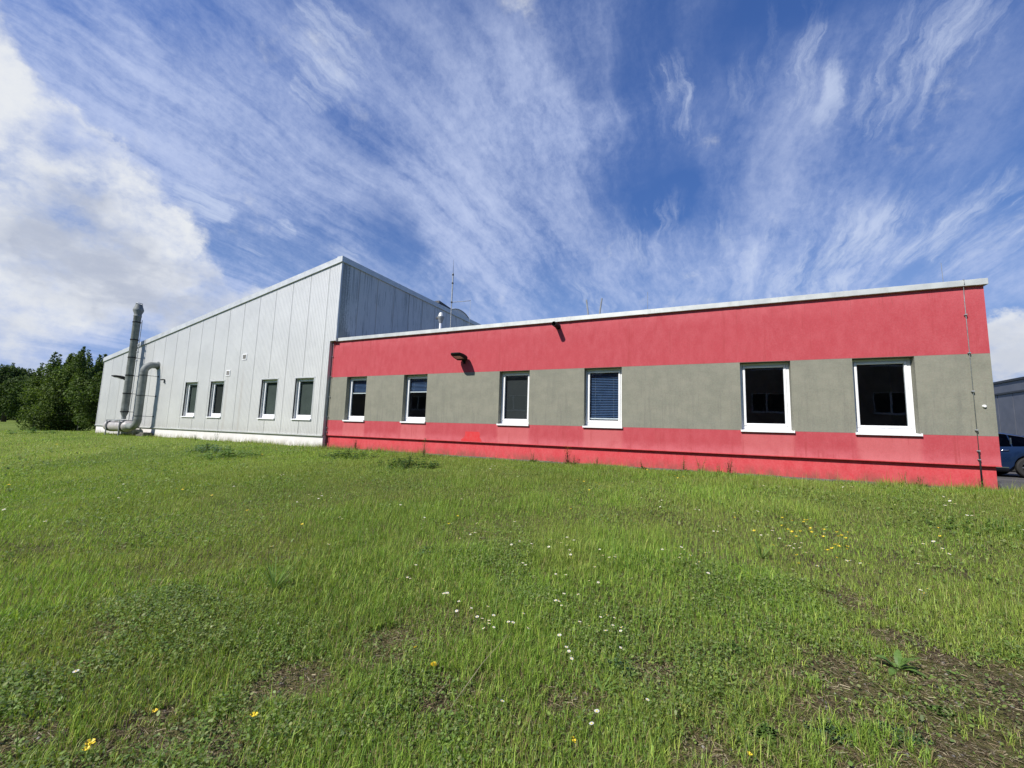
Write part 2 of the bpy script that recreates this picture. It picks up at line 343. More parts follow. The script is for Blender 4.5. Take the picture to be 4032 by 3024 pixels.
def red_wall(name, upper):
    ma, nt = new_mat(name); c = oc(nt); x, y, z = nt.sep(c)[0:3]
    big = nt.noise(c, .8, 5, .6); mid = nt.math('ADD', nt.math('MULTIPLY', nt.noise(nt.mapping(c, (5.5, 5.5, 2.6)), 1.0, 8, .68), .55), nt.math('MULTIPLY', nt.noise(nt.mapping(c, (30, 30, 22)), 1.0, 4, .7), .45)); fine = nt.noise(c, 55, 3, .6); grain = nt.noise(c, 130, 2, .5)
    if upper:
        red = nt.mix(nt.maprange(mid, .36, .66), (.415, .056, .070), (.480, .090, .106))
        red = nt.mix(nt.maprange(big, .35, .7, 0, .3), red, (.47, .068, .083))
        # chalky weathered bands: under the coping, along the drip edge
        n2 = nt.noise(nt.mapping(c, (3, 3, 3)), 1.0, 5, .6)
        top = nt.math('MULTIPLY', nt.maprange(z, 2.9, 3.42), nt.maprange(n2, .25, .7))
        red = nt.mix(nt.math('MULTIPLY', top, .45), red, (.60, .15, .17))
        low = nt.math('MULTIPLY', nt.maprange(z, -.12, -.40), nt.maprange(n2, .2, .6))
        red = nt.mix(nt.math('MULTIPLY', low, .55), red, (.66, .17, .20))
        # washed-out fans where sills shed rain
        acc = None
        for a, b in WIN_RED:
            ins = nt.maprange(nt.math('ABSOLUTE', nt.math('SUBTRACT', nt.math('ADD', x, nt.math('MULTIPLY', n2, .10)), (a+b)/2+.05)), .62, .50)
            acc = ins if acc is None else nt.math('ADD', acc, ins)
        acc = nt.math('MULTIPLY', acc, nt.math('MULTIPLY', nt.maprange(z, .17, .05), nt.maprange(n2, .1, .55, .45, 1)))
        red = nt.mix(nt.math('MULTIPLY', acc, .36), red, (.62, .20, .20))
        rn = nt.noise(nt.mapping(c, (13, 13, .45)), 1.0, 8, .7); red = nt.mix(nt.math('MULTIPLY', nt.maprange(rn, .54, .66), nt.maprange(nt.noise(c, 1.3, 4, .6), .42, .58, .05, .5)), red, (.36, .050, .055))
        red = nt.mix(nt.math('MULTIPLY', nt.maprange(nt.noise(nt.mapping(c, (30, 30, .8), (4, 0, 0)), 1.0, 6, .7), .58, .68), nt.maprange(z, 2.5, 3.4, 0, .5)), red, (.24, .07, .07))
        # grey band with trowel clouds and damp lower edge
        g1 = nt.noise(nt.mapping(c, (1.6, 1, 2.2)), 1.4, 9, .68, .1); g2 = nt.noise(nt.mapping(c, (6, 6, 1.6)), 1.0, 6, .65)
        grey = nt.mix(nt.maprange(g1, .30, .70), (.190, .202, .160), (.245, .250, .198))
        damp = nt.math('MULTIPLY', nt.maprange(z, .75, .2), nt.maprange(g2, .35, .65, .3, 1))
        grey = nt.mix(nt.math('MULTIPLY', damp, .42), grey, (.19, .205, .175))
        grey = nt.mix(nt.maprange(g2, .50, .66, 0, .35), grey, (.165, .178, .145)); g3 = nt.noise(nt.mapping(c, (16, 16, .8), (2, 0, 0)), 1.0, 8, .7); grey = nt.mix(nt.math('MULTIPLY', nt.maprange(g3, .50, .62), nt.maprange(z, 1.9, .5, .1, .45)), grey, (.15, .16, .135)); grey = nt.mix(nt.maprange(nt.noise(c, 28, 5, .7), .40, .60, 0, .22), grey, (.31, .31, .25))
        band = nt.math('MULTIPLY', nt.maprange(z, .190, .194, smooth=False), nt.maprange(z, 1.944, 1.940, smooth=False))
        col = nt.mix(band, red, grey)
        line = nt.math('ADD', nt.maprange(nt.math('ABSOLUTE', nt.math('SUBTRACT', z, 1.942)), .010, .003), nt.maprange(nt.math('ABSOLUTE', nt.math('SUBTRACT', z, .192)), .010, .003))
        col = nt.mix(nt.math('MULTIPLY', line, .35), col, (.12, .10, .09))
    else:
        red = nt.mix(nt.maprange(mid, .32, .68), (.54, .048, .060), (.61, .100, .110))
        red = nt.mix(nt.maprange(big, .56, .66), red, (.62, .030, .035))
        spl = nt.math('MULTIPLY', nt.maprange(z, -.60, -.90), nt.maprange(nt.noise(nt.mapping(c, (4, 4, 2)), 1.0, 7, .7), .35, .65))
        col = nt.mix(nt.math('MULTIPLY', spl, .75), red, (.17, .085, .06))
    col = nt.mix(nt.maprange(fine, .35, .65, 0, .16), col, (.22, .10, .10))
    h = nt.math('ADD', nt.math('MULTIPLY', fine, .8), nt.math('MULTIPLY', grain, .5))
    finish(nt, principled(nt, col, .9, 0, .15, h, .55, .006)); return ma
M['red'] = red_wall('painted_render', True); M['redbase'] = red_wall('painted_plinth', False)
def patch_mat():
    ma, nt = new_mat('fresh_red_paint'); c = oc(nt)
    finish(nt, principled(nt, nt.mix(nt.maprange(nt.noise(c, 9, 4, .6), .3, .7), (.58, .036, .042), (.56, .06, .065)), .85, 0, .2, nt.noise(c, 70, 3, .6), .4, .005)); return ma
M['patch'] = patch_mat()

def cladding(name, side):
    ma, nt = new_mat(name); c = oc(nt); x, y, z = nt.sep(c)[0:3]
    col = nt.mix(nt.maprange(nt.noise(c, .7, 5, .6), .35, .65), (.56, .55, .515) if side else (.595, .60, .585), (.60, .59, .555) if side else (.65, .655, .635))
    pn = nt.n.new('ShaderNodeTexWhiteNoise'); pn.noise_dimensions = '1D'; nt.put(pn.inputs['W'], nt.math('FLOOR', nt.math('DIVIDE', nt.math('ADD', y if side else x, -12.9 if side else 14.38), 1.118)))
    col = nt.mix(nt.math('MULTIPLY', pn.outputs[0], .16), col, (.44, .46, .46))
    fine = nt.noise(c, 38, 3, .6); col = nt.mix(nt.maprange(fine, .3, .7, 0, .12), col, (.36, .40, .40))
    stk = nt.noise(nt.mapping(c, (9, 9, .35)), 1.0, 8, .68)
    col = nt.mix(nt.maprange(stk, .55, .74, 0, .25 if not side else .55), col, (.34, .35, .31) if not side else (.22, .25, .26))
    if side:
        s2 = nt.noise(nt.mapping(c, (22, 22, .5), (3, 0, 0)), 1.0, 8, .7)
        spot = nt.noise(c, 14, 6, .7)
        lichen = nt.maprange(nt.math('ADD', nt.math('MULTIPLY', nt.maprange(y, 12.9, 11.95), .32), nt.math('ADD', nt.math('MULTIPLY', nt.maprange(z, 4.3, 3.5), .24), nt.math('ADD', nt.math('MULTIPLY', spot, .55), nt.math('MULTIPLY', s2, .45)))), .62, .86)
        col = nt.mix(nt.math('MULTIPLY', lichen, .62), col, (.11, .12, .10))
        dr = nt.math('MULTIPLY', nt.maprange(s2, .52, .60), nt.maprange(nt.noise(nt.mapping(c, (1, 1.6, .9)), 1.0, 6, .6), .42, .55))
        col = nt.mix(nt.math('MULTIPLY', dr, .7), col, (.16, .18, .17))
    else:
        # rust-brown run-off below the vent and along the foot
        for vx in (-20.73, -19.59):
            r = nt.math('MULTIPLY', nt.maprange(nt.math('ABSOLUTE', nt.math('SUBTRACT', x, vx)), .13, .02), nt.maprange(z, 2.9, 1.5, 0, 1))
            col = nt.mix(nt.math('MULTIPLY', r, .22), col, (.33, .27, .22))
        ft = nt.math('MULTIPLY', nt.maprange(z, .15, -.42), nt.maprange(stk, .35, .6)); col = nt.mix(nt.math('MULTIPLY', ft, .35), col, (.38, .36, .33))
        tp = nt.math('MULTIPLY', nt.maprange(fine, .55, .62), nt.maprange(nt.noise(c, 3, 4, .6), .5, .6)); col = nt.mix(nt.math('MULTIPLY', tp, .25), col, (.30, .32, .28))
    finish(nt, principled(nt, col, .42, .15, .4)); return ma
M['clad'] = cladding('cladding_front', False); M['clad_side'] = cladding('cladding_side', True)
def plinth_mat():
    ma, nt = new_mat('white_plinth'); c = oc(nt); z = nt.sep(c)[2]
    col = nt.mix(nt.maprange(nt.noise(c, 2.2, 6, .6), .3, .7), (.66, .64, .63), (.74, .72, .71))
    sp = nt.math('MULTIPLY', nt.maprange(z, -.62, -.9), nt.maprange(nt.noise(nt.mapping(c, (5, 5, 2.5)), 1.0, 7, .7), .36, .6)); col = nt.mix(nt.math('MULTIPLY', sp, .7), col, (.25, .23, .18))
    finish(nt, principled(nt, col, .85, 0, .2, nt.noise(c, 60, 3, .6), .3, .004)); return ma
M['plinth'] = plinth_mat()

def ground_mat():
    ma, nt = new_mat('lawn_soil'); c = oc(nt); x, y = nt.sep(c)[0:2]
    n1 = nt.noise(c, 1.6, 7, .65); n2 = nt.noise(c, 22, 6, .7); n3 = nt.noise(c, 90, 4, .7)
    soil = nt.mix(nt.maprange(n2, .3, .7), (.034, .023, .016), (.100, .070, .048))
    soil = nt.mix(nt.maprange(n3, .54, .64), soil, (.25, .20, .14)); soil = nt.mix(nt.maprange(nt.noise(c, 60, 5, .75), .50, .40), soil, (.022, .015, .010))
    moss = nt.mix(nt.maprange(n2, .3, .7), (.070, .080, .022), (.165, .155, .060))
    near = nt.mix(nt.maprange(n1, .44, .62), moss, soil)
    turf = nt.mix(nt.maprange(nt.noise(c, .25, 8, .7), .35, .65), (.085, .13, .022), (.16, .20, .040))
    dist = nt.vmath('LENGTH', c, out=1)
    col = nt.mix(nt.maprange(dist, 4.5, 13), near, turf)
    finish(nt, principled(nt, col, .95, 0, .1, nt.math('ADD', n2, nt.math('MULTIPLY', n3, .5)), .9, .03)); return ma
M['ground'] = ground_mat()
def asphalt_mat():
    ma, nt = new_mat('asphalt'); c = oc(nt); n = nt.noise(c, 1.1, 6, .6); f = nt.noise(c, 120, 3, .6)
    col = nt.mix(nt.maprange(n, .3, .7), (.055, .054, .054), (.105, .10, .098)); col = nt.mix(nt.maprange(f, .5, .7, 0, .5), col, (.19, .18, .17))
    finish(nt, principled(nt, col, .85, 0, .3, f, .6, .006)); return ma
M['asphalt'] = asphalt_mat()
def leaf_mat(name, trans=.35, rough=.5, gain=1.0):
    ma, nt = new_mat(name); at = nt.n.new('ShaderNodeAttribute'); at.attribute_name = 'tint'
    col = nt.vmath('SCALE', at.outputs['Color'], gain)
    p = principled(nt, col, rough, 0, .25)
    t = nt.n.new('ShaderNodeBsdfTranslucent'); nt.put(t.inputs[0], nt.mix(1.0, col, (1.25, 1.35, .6), 'MULTIPLY'))
    mx = nt.n.new('ShaderNodeMixShader'); mx.inputs[0].default_value = trans; nt.l.new(p, mx.inputs[1]); nt.l.new(t.outputs[0], mx.inputs[2])
    finish(nt, mx.outputs[0]); return ma
M['grass'] = leaf_mat('grass_blades', .35, .45)
M['leaf'] = leaf_mat('tree_leaves', .3, .75)
M['bark'] = paint('bark', (.07, .055, .04), .9, var=.3)
M['carpaint'] = paint('blue_car_paint', (.005, .018, .058), .3, .2, .03, 3, coat=.5)
M['chrome'] = paint('chrome', (.75, .76, .78), .15, 1.0, .02)
M['rim'] = paint('alloy_rim', (.28, .28, .29), .35, .8, .05)
M['panel'] = paint('grey_panels', (.135, .145, .175), .5, .2, .08, 2)
M['brick'] = paint('opposite_render', (.36, .28, .22), .9, var=.2, scale=3)
M['lens'] = paint('lamp_lens', (.32, .30, .30), .2, var=.02)
M['dome'] = paint('rooflight_sheet', (.60, .62, .60), .4, var=.05)
M['petal_w'] = paint('white_petals', (.82, .80, .80), .6, var=.03)
M['petal_y'] = paint('yellow_petals', (.78, .58, .03), .5, var=.06)

# ------------------------------------------------------------------ ground, paving, asphalt
def axis(lim, n_in, inner, pw=2.6):
    a = np.linspace(0, 1, n_in); neg = -(inner+(lim-inner)*np.linspace(0, 1, 26)[1:]**pw)
    return np.unique(np.concatenate([neg, np.linspace(-inner, inner, n_in), -neg]))
gx = axis(2600, 260, 46); gy = axis(2600, 200, 26)
GX, GY = np.meshgrid(gx, gy); GV = np.stack([GX.ravel(), GY.ravel(), hgt(GX, GY).ravel()], 1)
nx, ny = len(gx), len(gy); ii = (np.arange(ny-1)[:, None]*nx+np.arange(nx-1)[None, :]).ravel()
ground = np_mesh('ground', GV, None, np.stack([ii, ii+1, ii+1+nx, ii+nx], 1), M['ground'], smooth=True); tag(ground, 'grassy ground of the lawn and the field', None, kind='structure')

def sheet(name, xs, ys, dz, mat, label):
    X, Y = np.meshgrid(xs, ys); V = np.stack([X.ravel(), Y.ravel(), (hgt(X, Y)+dz).ravel()], 1); n_ = len(xs)
    i = (np.arange(len(ys)-1)[:, None]*n_+np.arange(n_-1)[None, :]).ravel()
    return tag(np_mesh(name, V, None, np.stack([i, i+1, i+1+n_, i+n_], 1), mat, smooth=True), label, None, kind='structure')
sheet('asphalt_yard', np.linspace(5.75, 60, 120), np.linspace(12.5, 70, 120), .03, M['asphalt'], 'grey asphalt yard beside the red wing')
b = MB()
for k in range(20):
    x0 = -13.95+k*.975; zz = float(hgt(x0, 11.75))
    b.bevbox(x0, x0+.965, 11.66+.006*math.sin(k*5), D-.035, zz-.1, max(zz+.035, BASE+.0)+.004*math.sin(k*3), .006)
tag(b.build('paving_strip', M['concrete']), 'narrow concrete edging at the foot of the red wall', None, kind='structure')

# ------------------------------------------------------------------ walls with openings
def wall_grid(mb, xs, rows, y_of, holes, depth, reveal=True):
    """rows: list of functions z(x); holes: (x0,x1,row index)"""
    def inhole(xa, xb, r): return any(h[0]-1e-6 <= xa and xb <= h[1]+1e-6 and h[2] == r for h in holes)
    idx = {}
    def vid(i, r):
        if (i, r) not in idx:
            x = xs[i]; idx[(i, r)] = len(mb.v); mb.v.append((x, y_of(x), rows[r](x)))
        return idx[(i, r)]
    for i in range(len(xs)-1):
        for r in range(len(rows)-1):
            if not inhole(xs[i], xs[i+1], r): mb.f.append((vid(i, r), vid(i+1, r), vid(i+1, r+1), vid(i, r+1)))
    if reveal:
        for x0, x1, r in holes:
            z0, z1 = rows[r](x0), rows[r+1](x0); y0 = min(y_of(x0), y_of(x1)); y1 = y0+depth
            mb.quad((x0, y0, z0), (x0, y0, z1), (x0, y1, z1), (x0, y1, z0)); mb.quad((x1, y0, z0), (x1, y1, z0), (x1, y1, z1), (x1, y0, z1))
            mb.quad((x0, y0, z1), (x1, y0, z1), (x1, y1, z1), (x0, y1, z1)); mb.quad((x0, y0, z0), (x0, y1, z0), (x1, y1, z0), (x1, y0, z0))
    return mb

def frame_ring(mb, x0, x1, z0, z1, wl, wb, wt, y0, y1, bev=.006):
    mb.bevbox(x0, x0+wl, y0, y1, z0, z1, bev); mb.bevbox(x1-wl, x1, y0, y1, z0, z1, bev)
    mb.bevbox(x0+wl, x1-wl, y0+.001, y1, z0, z0+wb, bev); mb.bevbox(x0+wl, x1-wl, y0+.001, y1, z1-wt, z1, bev)

def window(parent, x0, x1, ysurf, setback, glass, blind=None, screen=None, label=None, trim=False, sill_over=.05):
    z0, z1 = WZ0, WZ1; y = ysurf+setback
    f = MB(); frame_ring(f, x0+.005, x1-.005, z0+.035, z1-.004, .062, .085, .062, y, y+.08)
    w = f.build('window', M['white'], parent)
    if label: w['label'] = label
    s = MB(); frame_ring(s, x0+.072, x1-.072, z0+.125, z1-.071, .055, .06, .055, y-.012, y+.05, .008)
    for hx in (x0+.25, x1-.25): s.bevbox(hx-.03, hx+.03, y-.020, y-.012, z0+.100, z0+.112, .002)
    s.build('sash', M['white'], w)
    g = MB(); g.quad((x0+.12, y+.022, z0+.18), (x1-.12, y+.022, z0+.18), (x1-.12, y+.022, z1-.12), (x0+.12, y+.022, z1-.12)); g.build('pane', glass, w)
    c = MB(); c.bevbox(x0+.125, x1-.125, y-.0145, y-.0125, z0+.180, z0+.186, .0005)
    s2 = MB(); zt = z0+.02
    # sill: sloping sheet with a front drip edge and raised ends
    a0, a1 = x0-sill_over*.4, x1+sill_over*.4; yf = ysurf-.055
    s2.quad((a0, yf, zt-.012), (a1, yf, zt-.012), (a1, y+.01, zt+.012), (a0, y+.01, zt+.012))
    s2.box(a0, a1, yf-.003, yf, zt-.055, zt-.012); s2.box(a0, a1, yf, yf+.015, zt-.057, zt-.055)
    s2.quad((a0, yf, zt-.05), (a0, ysurf+.01, zt-.05), (a1, ysurf+.01, zt-.05), (a1, yf, zt-.05))
    for e in (a0, a1): s2.box(e-.004, e+.004, yf-.004, ysurf-.002, zt-.058, zt+.006)
    s2.build('sill', M['white'], w)
    if blind is not None:
        bl = MB(); zz = z1-.13; pitch = .05
        while zz > blind+.02:
            T = Matrix.Translation((0, y+.085, zz)) @ Matrix.Rotation(R_(45), 4, 'X'); bl.box(x0+.135, x1-.135, -.019, .019, -.0012, .0012, T); zz -= pitch
        bo = bl.build('blind', M['blind'], w)
        r = MB(); r.bevbox(x0+.13, x1-.13, y+.045, y+.098, blind-.010, blind+.028, .004)
        for hx in (x0+.28, x1-.28): r.box(hx-.001, hx+.001, y+.083, y+.085, blind, z1-.12)
        r.build('blind_rail', M['white'], w)
    if screen is not None:
        q = MB(); q.box(x0+.10, x1-.10, y+.09, y+.094, z0+.15, z1-.10); q.build('roller_screen', screen, w)
    if trim:
        t = MB(); yo = ysurf-.012
        t.box(x0-.045, x0, yo, ysurf+.05, z0-.02, z1+.0); t.box(x1, x1+.045, yo, ysurf+.05, z0-.02, z1+.0); t.box(x0-.055, x1+.055, yo-.006, ysurf+.05, z1, z1+.05)
        t.build('trim', M['coping_hall'], w)
    return w

# ------------------------------------------------------------------ red wing
red = thing('office_wing', 'flat-roofed single-storey wing rendered red with a grey window band', 'building', (0, 0, 0))
XL, XR = -14.03, 5.48
xs = sorted(set([XL, XR]+[v for w_ in WIN_RED for v in w_])); zr = [lambda x: -.415, lambda x: WZ0, lambda x: WZ1+.003, lambda x: 3.50]
b = MB(); wall_grid(b, xs, zr, lambda x: D, [(a, c, 1) for a, c in WIN_RED], .27)
b.quad((XR, D, -.415), (XR, 24, -.415), (XR, 24, 3.5), (XR, D, 3.5)); b.quad((XL, 24, -.415), (XL, 24, 3.5), (XR, 24, 3.5), (XR, 24, -.415))
b.quad((XL, D, -.415), (XL, D+.08, -.415), (XR, D+.08, -.415), (XR, D, -.415)); b.quad((XR-.06, D, -.4151), (XR-.06, 24, -.4151), (XR, 24, -.4151), (XR, D, -.4151))
b.build('wall', M['red'], red)
b = MB(); b.box(XL, XR-.05, D+.075, 23.95, -1.4, -.38); b.build('plinth', M['redbase'], red)
b = MB(); b.box(XL, XR+.004, D-.008, D+.01, -.430, -.412); b.box(XR-.01, XR+.008, D+.01, 24, -.428, -.412); b.build('drip_edge', M['redbase'], red)
b = MB(); b.poly([(-7.39, D-.002, -.085), (-7.40, D-.002, -.22), (-7.47, D-.002, -.31), (-7.55, D-.002, -.35), (-7.55, D-.002, -.405), (-6.74, D-.002, -.405), (-6.76, D-.002, -.34), (-6.83, D-.002, -.26), (-6.81, D-.002, -.14), (-6.85, D-.002, -.080)]); b.build('paint_patch', M['patch'], red)['label'] = 'fresh brighter red repair patch'
b = MB(); yb = D+.30
wall_grid(b, xs, [lambda x: -.3, lambda x: WZ0, lambda x: WZ1+.003, lambda x: 2.6], lambda x: D+.268, [(a, c, 1) for a, c in WIN_RED], 0, False)
b.quad((XL, yb+4.5, -.3), (XR-.1, yb+4.5, -.3), (XR-.1, yb+4.5, 2.6), (XL, yb+4.5, 2.6)); b.quad((XL, D+.268, -.3), (XR-.1, D+.268, -.3), (XR-.1, yb+4.5, -.3), (XL, yb+4.5, -.3)); b.quad((XL, D+.268, 2.6), (XL, yb+4.5, 2.6), (XR-.1, yb+4.5, 2.6), (XR-.1, D+.268, 2.6))
for px_ in (XL+.01, -11.0, -7.6, -4.2, -.8, 2.6, XR-.1): b.box(px_-.05, px_+.05, D+.27, yb+4.5, -.3, 2.6)
b.build('interior', M['room'], red)
wl = ['leftmost window with its blind half down', 'window with its blind a third down', 'window with a plain grey screen behind the glass', 'window with its blue slatted blind lowered fully', 'uncovered dark window', 'rightmost uncovered dark window']
bl = [1.28, 1.30, None, .42, None, None]
for i, (a, c) in enumerate(WIN_RED):
    window(red, a, c, D, .18, M['glass'], bl[i], M['screen'] if i == 2 else None, wl[i])
# coping
b = MB()
b.bevbox(-13.76, 5.53, D-.075, D+.33, 3.432, 3.565, .004); b.box(5.10, 5.531, D+.33, 24.05, 3.432, 3.565); b.box(-13.76, 5.53, 23.7, 24.06, 3.432, 3.564)
xj = -12.93
while xj < 5.4:
    b.bevbox(xj-.05, xj+.05, D-.0775, D+.332, 3.430, 3.5675, .002); xj += 2.29
b.build('coping', M['coping'], red)
b = MB(); b.box(-13.7, 5.1, D+.33, 23.7, 3.30, 3.40); b.build('roof', M['roofing'], red)

# ------------------------------------------------------------------ metal hall
hall = thing('metal_hall', 'tall hall clad in pale grey ribbed metal sheets with a sloping roof', 'building', (0, 0, 0))
HX0, HX1 = -33.37, -13.70
def ztop(x): return 6.82+.1722*(x+13.7)
JO = [-14.38-1.118*k for k in range(17)]
def rib_y(x):
    for j in JO:
        if abs(x-j) < .0105: return DW+.022
        if abs(x-j) < .0125: return DW
    u = ((x+14.38) % .0932)
    return DW-.006 if .030 < u < .062 else DW+.0
xv = set([HX0, HX1, -14.03])
for a, c in WIN_HALL: xv |= {a, c}
for j in JO: xv |= {j-.012, j-.010, j+.010, j+.012}
k = -14.38-.0932*205
while k < HX1:
    for o_ in (.0, .029, .031, .061, .063): 
        if HX0 < k+o_ < HX1: xv.add(round(k+o_, 5))
    k += .0932
xs = sorted(xv); 
xs = [x for i, x in enumerate(xs) if i == 0 or x-xs[i-1] > 5e-4]
b = MB(); lower = [x for x in xs if x <= -14.03+1e-6]; upper_ = [x for x in xs if x >= -14.03-1e-6]
wall_grid(b, lower, [lambda x: -.43, lambda x: WZ0, lambda x: WZ1, ztop], rib_y, [(a, c, 1) for a, c in WIN_HALL], .2)
wall_grid(b, upper_, [lambda x: 3.455, ztop], rib_y, [], 0, False)
b.quad((-14.03, DW, -.43), (-14.03, DW+.2, -.43), (-14.03, DW+.2, 3.455), (-14.03, DW, 3.455))
b.quad((-14.03, DW, 3.455), (-14.03, DW+.4, 3.455), (-13.70, DW+.4, 3.455), (-13.70, DW, 3.455))
b.poly([(HX0, DW, -.43), (HX0, DW, ztop(HX0)), (HX0, 40, ztop(HX0)), (HX0, 40, -.43)])
b.poly([(HX0, 40, -.43), (HX0, 40, ztop(HX0)), (HX1, 40, ztop(HX1)), (HX1, 40, -.43)])
x = -33.1
while x < -13.9:                                # fixing screws
    for z in (2.02, ztop(x)-.10):
        if random.random() < .9: b.bevbox(x-.009, x+.009, rib_y(x)-.008, DW+.004, z-.009, z+.009, .003)
    x += .2796
b.build('cladding', M['clad'], hall)
b = MB(); ys = [11.893, 11.94]; y = 13.0
ysd = [DW]
def side_x(y):
    u = (y-12.9+1.118*3) % 1.118
    return HX1-.018 if u < .016 else (HX1-.004 if ((y-12.9) % .0932) > .055 else HX1)
yv = {DW, 40.0}; y = 12.9-1.118
while y < 40:
    if y > DW: yv |= {y+.0001, y+.0155, y+.0165}
    for q in range(12):
        for o_ in (.054, .056, .0931):
            t_ = y+q*.0932+o_
            if DW < t_ < 40: yv.add(round(t_, 5))
    y += 1.118
yv = sorted(yv); zb, zt = 3.40, ztop(HX1)
n0 = len(b.v)
for y in yv: b.v += [(side_x(y), y, zb), (side_x(y), y, zt)]
for i in range(len(yv)-1): b.f.append((n0+2*i, n0+2*i+2, n0+2*i+3, n0+2*i+1))
b.build('side_cladding', M['clad_side'], hall)['label'] = 'shaded side wall streaked with dark algae'
b = MB(); b.box(HX1-.055, HX1+.010, DW-.012, DW-.008, 3.44, ztop(HX1)); b.box(HX1+.006, HX1+.010, DW-.012, DW+.06, 3.42, ztop(HX1))
b.box(-14.085, -14.022, DW-.012, DW-.008, -.43, 3.455); b.box(-14.026, -14.022, DW-.012, DW+.13, -.43, 3.453)
b.box(-14.085, HX1+.012, DW-.016, DW-.012, 3.445, 3.475)
b.build('corner_trim', M['coping_hall'], hall)
b = MB(); b.box(HX0-.012, HX0+.05, DW-.012, DW-.008, -.43, ztop(HX0)); b.build('corner_trim', M['coping_hall'], hall)
b = MB(); b.box(HX0, -14.04, DW+.03, 39.9, -1.5, -.41); b.build('plinth', M['plinth'], hall)
b = MB(); b.box(HX0-.01, -14.025, DW-.035, DW+.035, -.448, -.430); b.box(HX0-.01, -14.025, DW-.037, DW-.034, -.475, -.430); b.build('drip_edge', M['coping_hall'], hall)
b = MB()
def cop(x0, x1, over, zb_, zt_, b=b):
    for (ya, yb_, lo, hi) in ((DW-.06, DW+.28, zb_, zt_),):
        p = [(x0, ya, ztop(x0)+lo-over), (x1, ya, ztop(x1)+lo-over), (x1, yb_, ztop(x1)+lo-over), (x0, yb_, ztop(x0)+lo-over),
             (x0, ya-over, ztop(x0)+hi+over), (x1, ya-over, ztop(x1)+hi+over), (x1, yb_, ztop(x1)+hi+over), (x0, yb_, ztop(x0)+hi+over)]
        if over: p[:4] = [(q[0], q[1]-over, q[2]) if i < 2 else q for i, q in enumerate(p[:4])]
        n = len(b.v); b.v += p; b.f += [tuple(n+i for i in q) for q in ((0, 3, 2, 1), (4, 5, 6, 7), (0, 1, 5, 4), (1, 2, 6, 5), (2, 3, 7, 6), (3, 0, 4, 7))]
cop(HX0-.06, HX1+.055, 0, -.01, .235)
xj = -13.7-2.21*1.0
while xj > HX0: cop(xj-.035, xj+.035, .003, -.012, .237); xj -= 2.21
b.box(HX1-.25, HX1+.058, DW+.28, 40.1, ztop(HX1)-.0, ztop(HX1)+.240)
b.box(HX1-.25, HX1+.0575, DW-.0595, DW+.28, ztop(HX1)+.0, ztop(HX1)+.2395)
y = 14.2
while y < 40: b.box(HX1-.251, HX1+.062, y-.03, y+.03, ztop(HX1)-.002, ztop(HX1)+.243); y += 2.3
b.build('coping', M['coping_hall'], hall)
b = MB(); zq = lambda x: ztop(x)+.10
b.poly([(HX0, DW+.28, zq(HX0)), (HX1-.2, DW+.28, zq(HX1-.2)), (HX1-.2, 40, zq(HX1-.2)), (HX0, 40, zq(HX0))]); b.build('roof', M['roofing'], hall)
b = MB(); wall_grid(b, sorted([HX0+.1, -14.1]+[v for w_ in WIN_HALL for v in w_]), [lambda x: -.3, lambda x: WZ0, lambda x: WZ1, lambda x: 2.8], lambda x: DW+.21, [(a, c, 1) for a, c in WIN_HALL], 0, False)
b.quad((HX0+.1, DW+4.5, -.3), (-14.1, DW+4.5, -.3), (-14.1, DW+4.5, 2.8), (HX0+.1, DW+4.5, 2.8)); b.quad((HX0+.1, DW+.21, -.3), (-14.1, DW+.21, -.3), (-14.1, DW+4.5, -.3), (HX0+.1, DW+4.5, -.3)); b.quad((HX0+.1, DW+.21, 2.8), (HX0+.1, DW+4.5, 2.8), (-14.1, DW+4.5, 2.8), (-14.1, DW+.21, 2.8))
b.build('interior', M['room'], hall)
hl = ['leftmost hall window', 'second hall window with a darker pane', 'third hall window', 'rightmost hall window']
for i, (a, c) in enumerate(WIN_HALL):
    window(hall, a, c, DW, .13, M['glass_hall'], None, M['screen'] if i == 1 else M['screen_l'], hl[i], trim=True)
for vx, vz, lb in ((-19.59, 3.045, 'upper vent grille'), (-20.73, 2.31, 'lower vent grille')):
    b = MB(); frame_ring(b, vx-.16, vx+.16, vz-.14, vz+.14, .04, .04, .04, DW-.03, DW+.01, .005); b.box(vx-.12, vx+.12, DW-.004, DW-.002, vz-.1, vz+.1)
    g_ = b.build('vent_grille', M['white'], hall); g_['label'] = lb
    b = MB()
    for q in range(6): b.box(vx-.12, vx+.12, -.014, .014, -.0015, .0015, Matrix.Translation((0, DW-.018, vz-.085+q*.034)) @ Matrix.Rotation(R_(35), 4, 'X') @ Matrix.Translation((0, 0, 0)))
    b.build('louvre', M['fan'], g_)

# ------------------------------------------------------------------ exhaust duct with its fan
ex = thing('exhaust_duct', 'grey exhaust stack and bent duct joined to a fan drum by the hall wall', 'exhaust duct', (0, 0, 0))
SX, SY = -29.13, 11.50
b = MB()
prof = [(.0001, -.05), (.10, -.05), (.10, .10), (.105, .12), (.165, .30), (.17, .34), (.17, 5.74), (.185, 5.76), (.185, 5.80), (.17, 5.83), (.175, 5.92), (.235, 6.08), (.245, 6.14), (.235, 6.19), (.175, 6.36), (.16, 6.46), (.150, 6.46), (.15, 5.6)]
b.lathe(prof, 28, Matrix.Translation((SX, SY, 0))); b.build('stack', M['duct'], ex, True, 40)
b = MB()
b.lathe([(.15, 6.50), (.158, 6.52), (.15, 6.54), (.142, 6.52), (.15, 6.50)], 20, Matrix.Translation((SX, SY, 0)))
for k in range(4):
    an = k*math.pi/2+.5; b.tube([(SX+.15*math.cos(an), SY+.15*math.sin(an), 6.40), (SX+.15*math.cos(an), SY+.15*math.sin(an), 6.53)], .008, 6)
b.build('rain_guard', M['galv'], ex, True, 40)
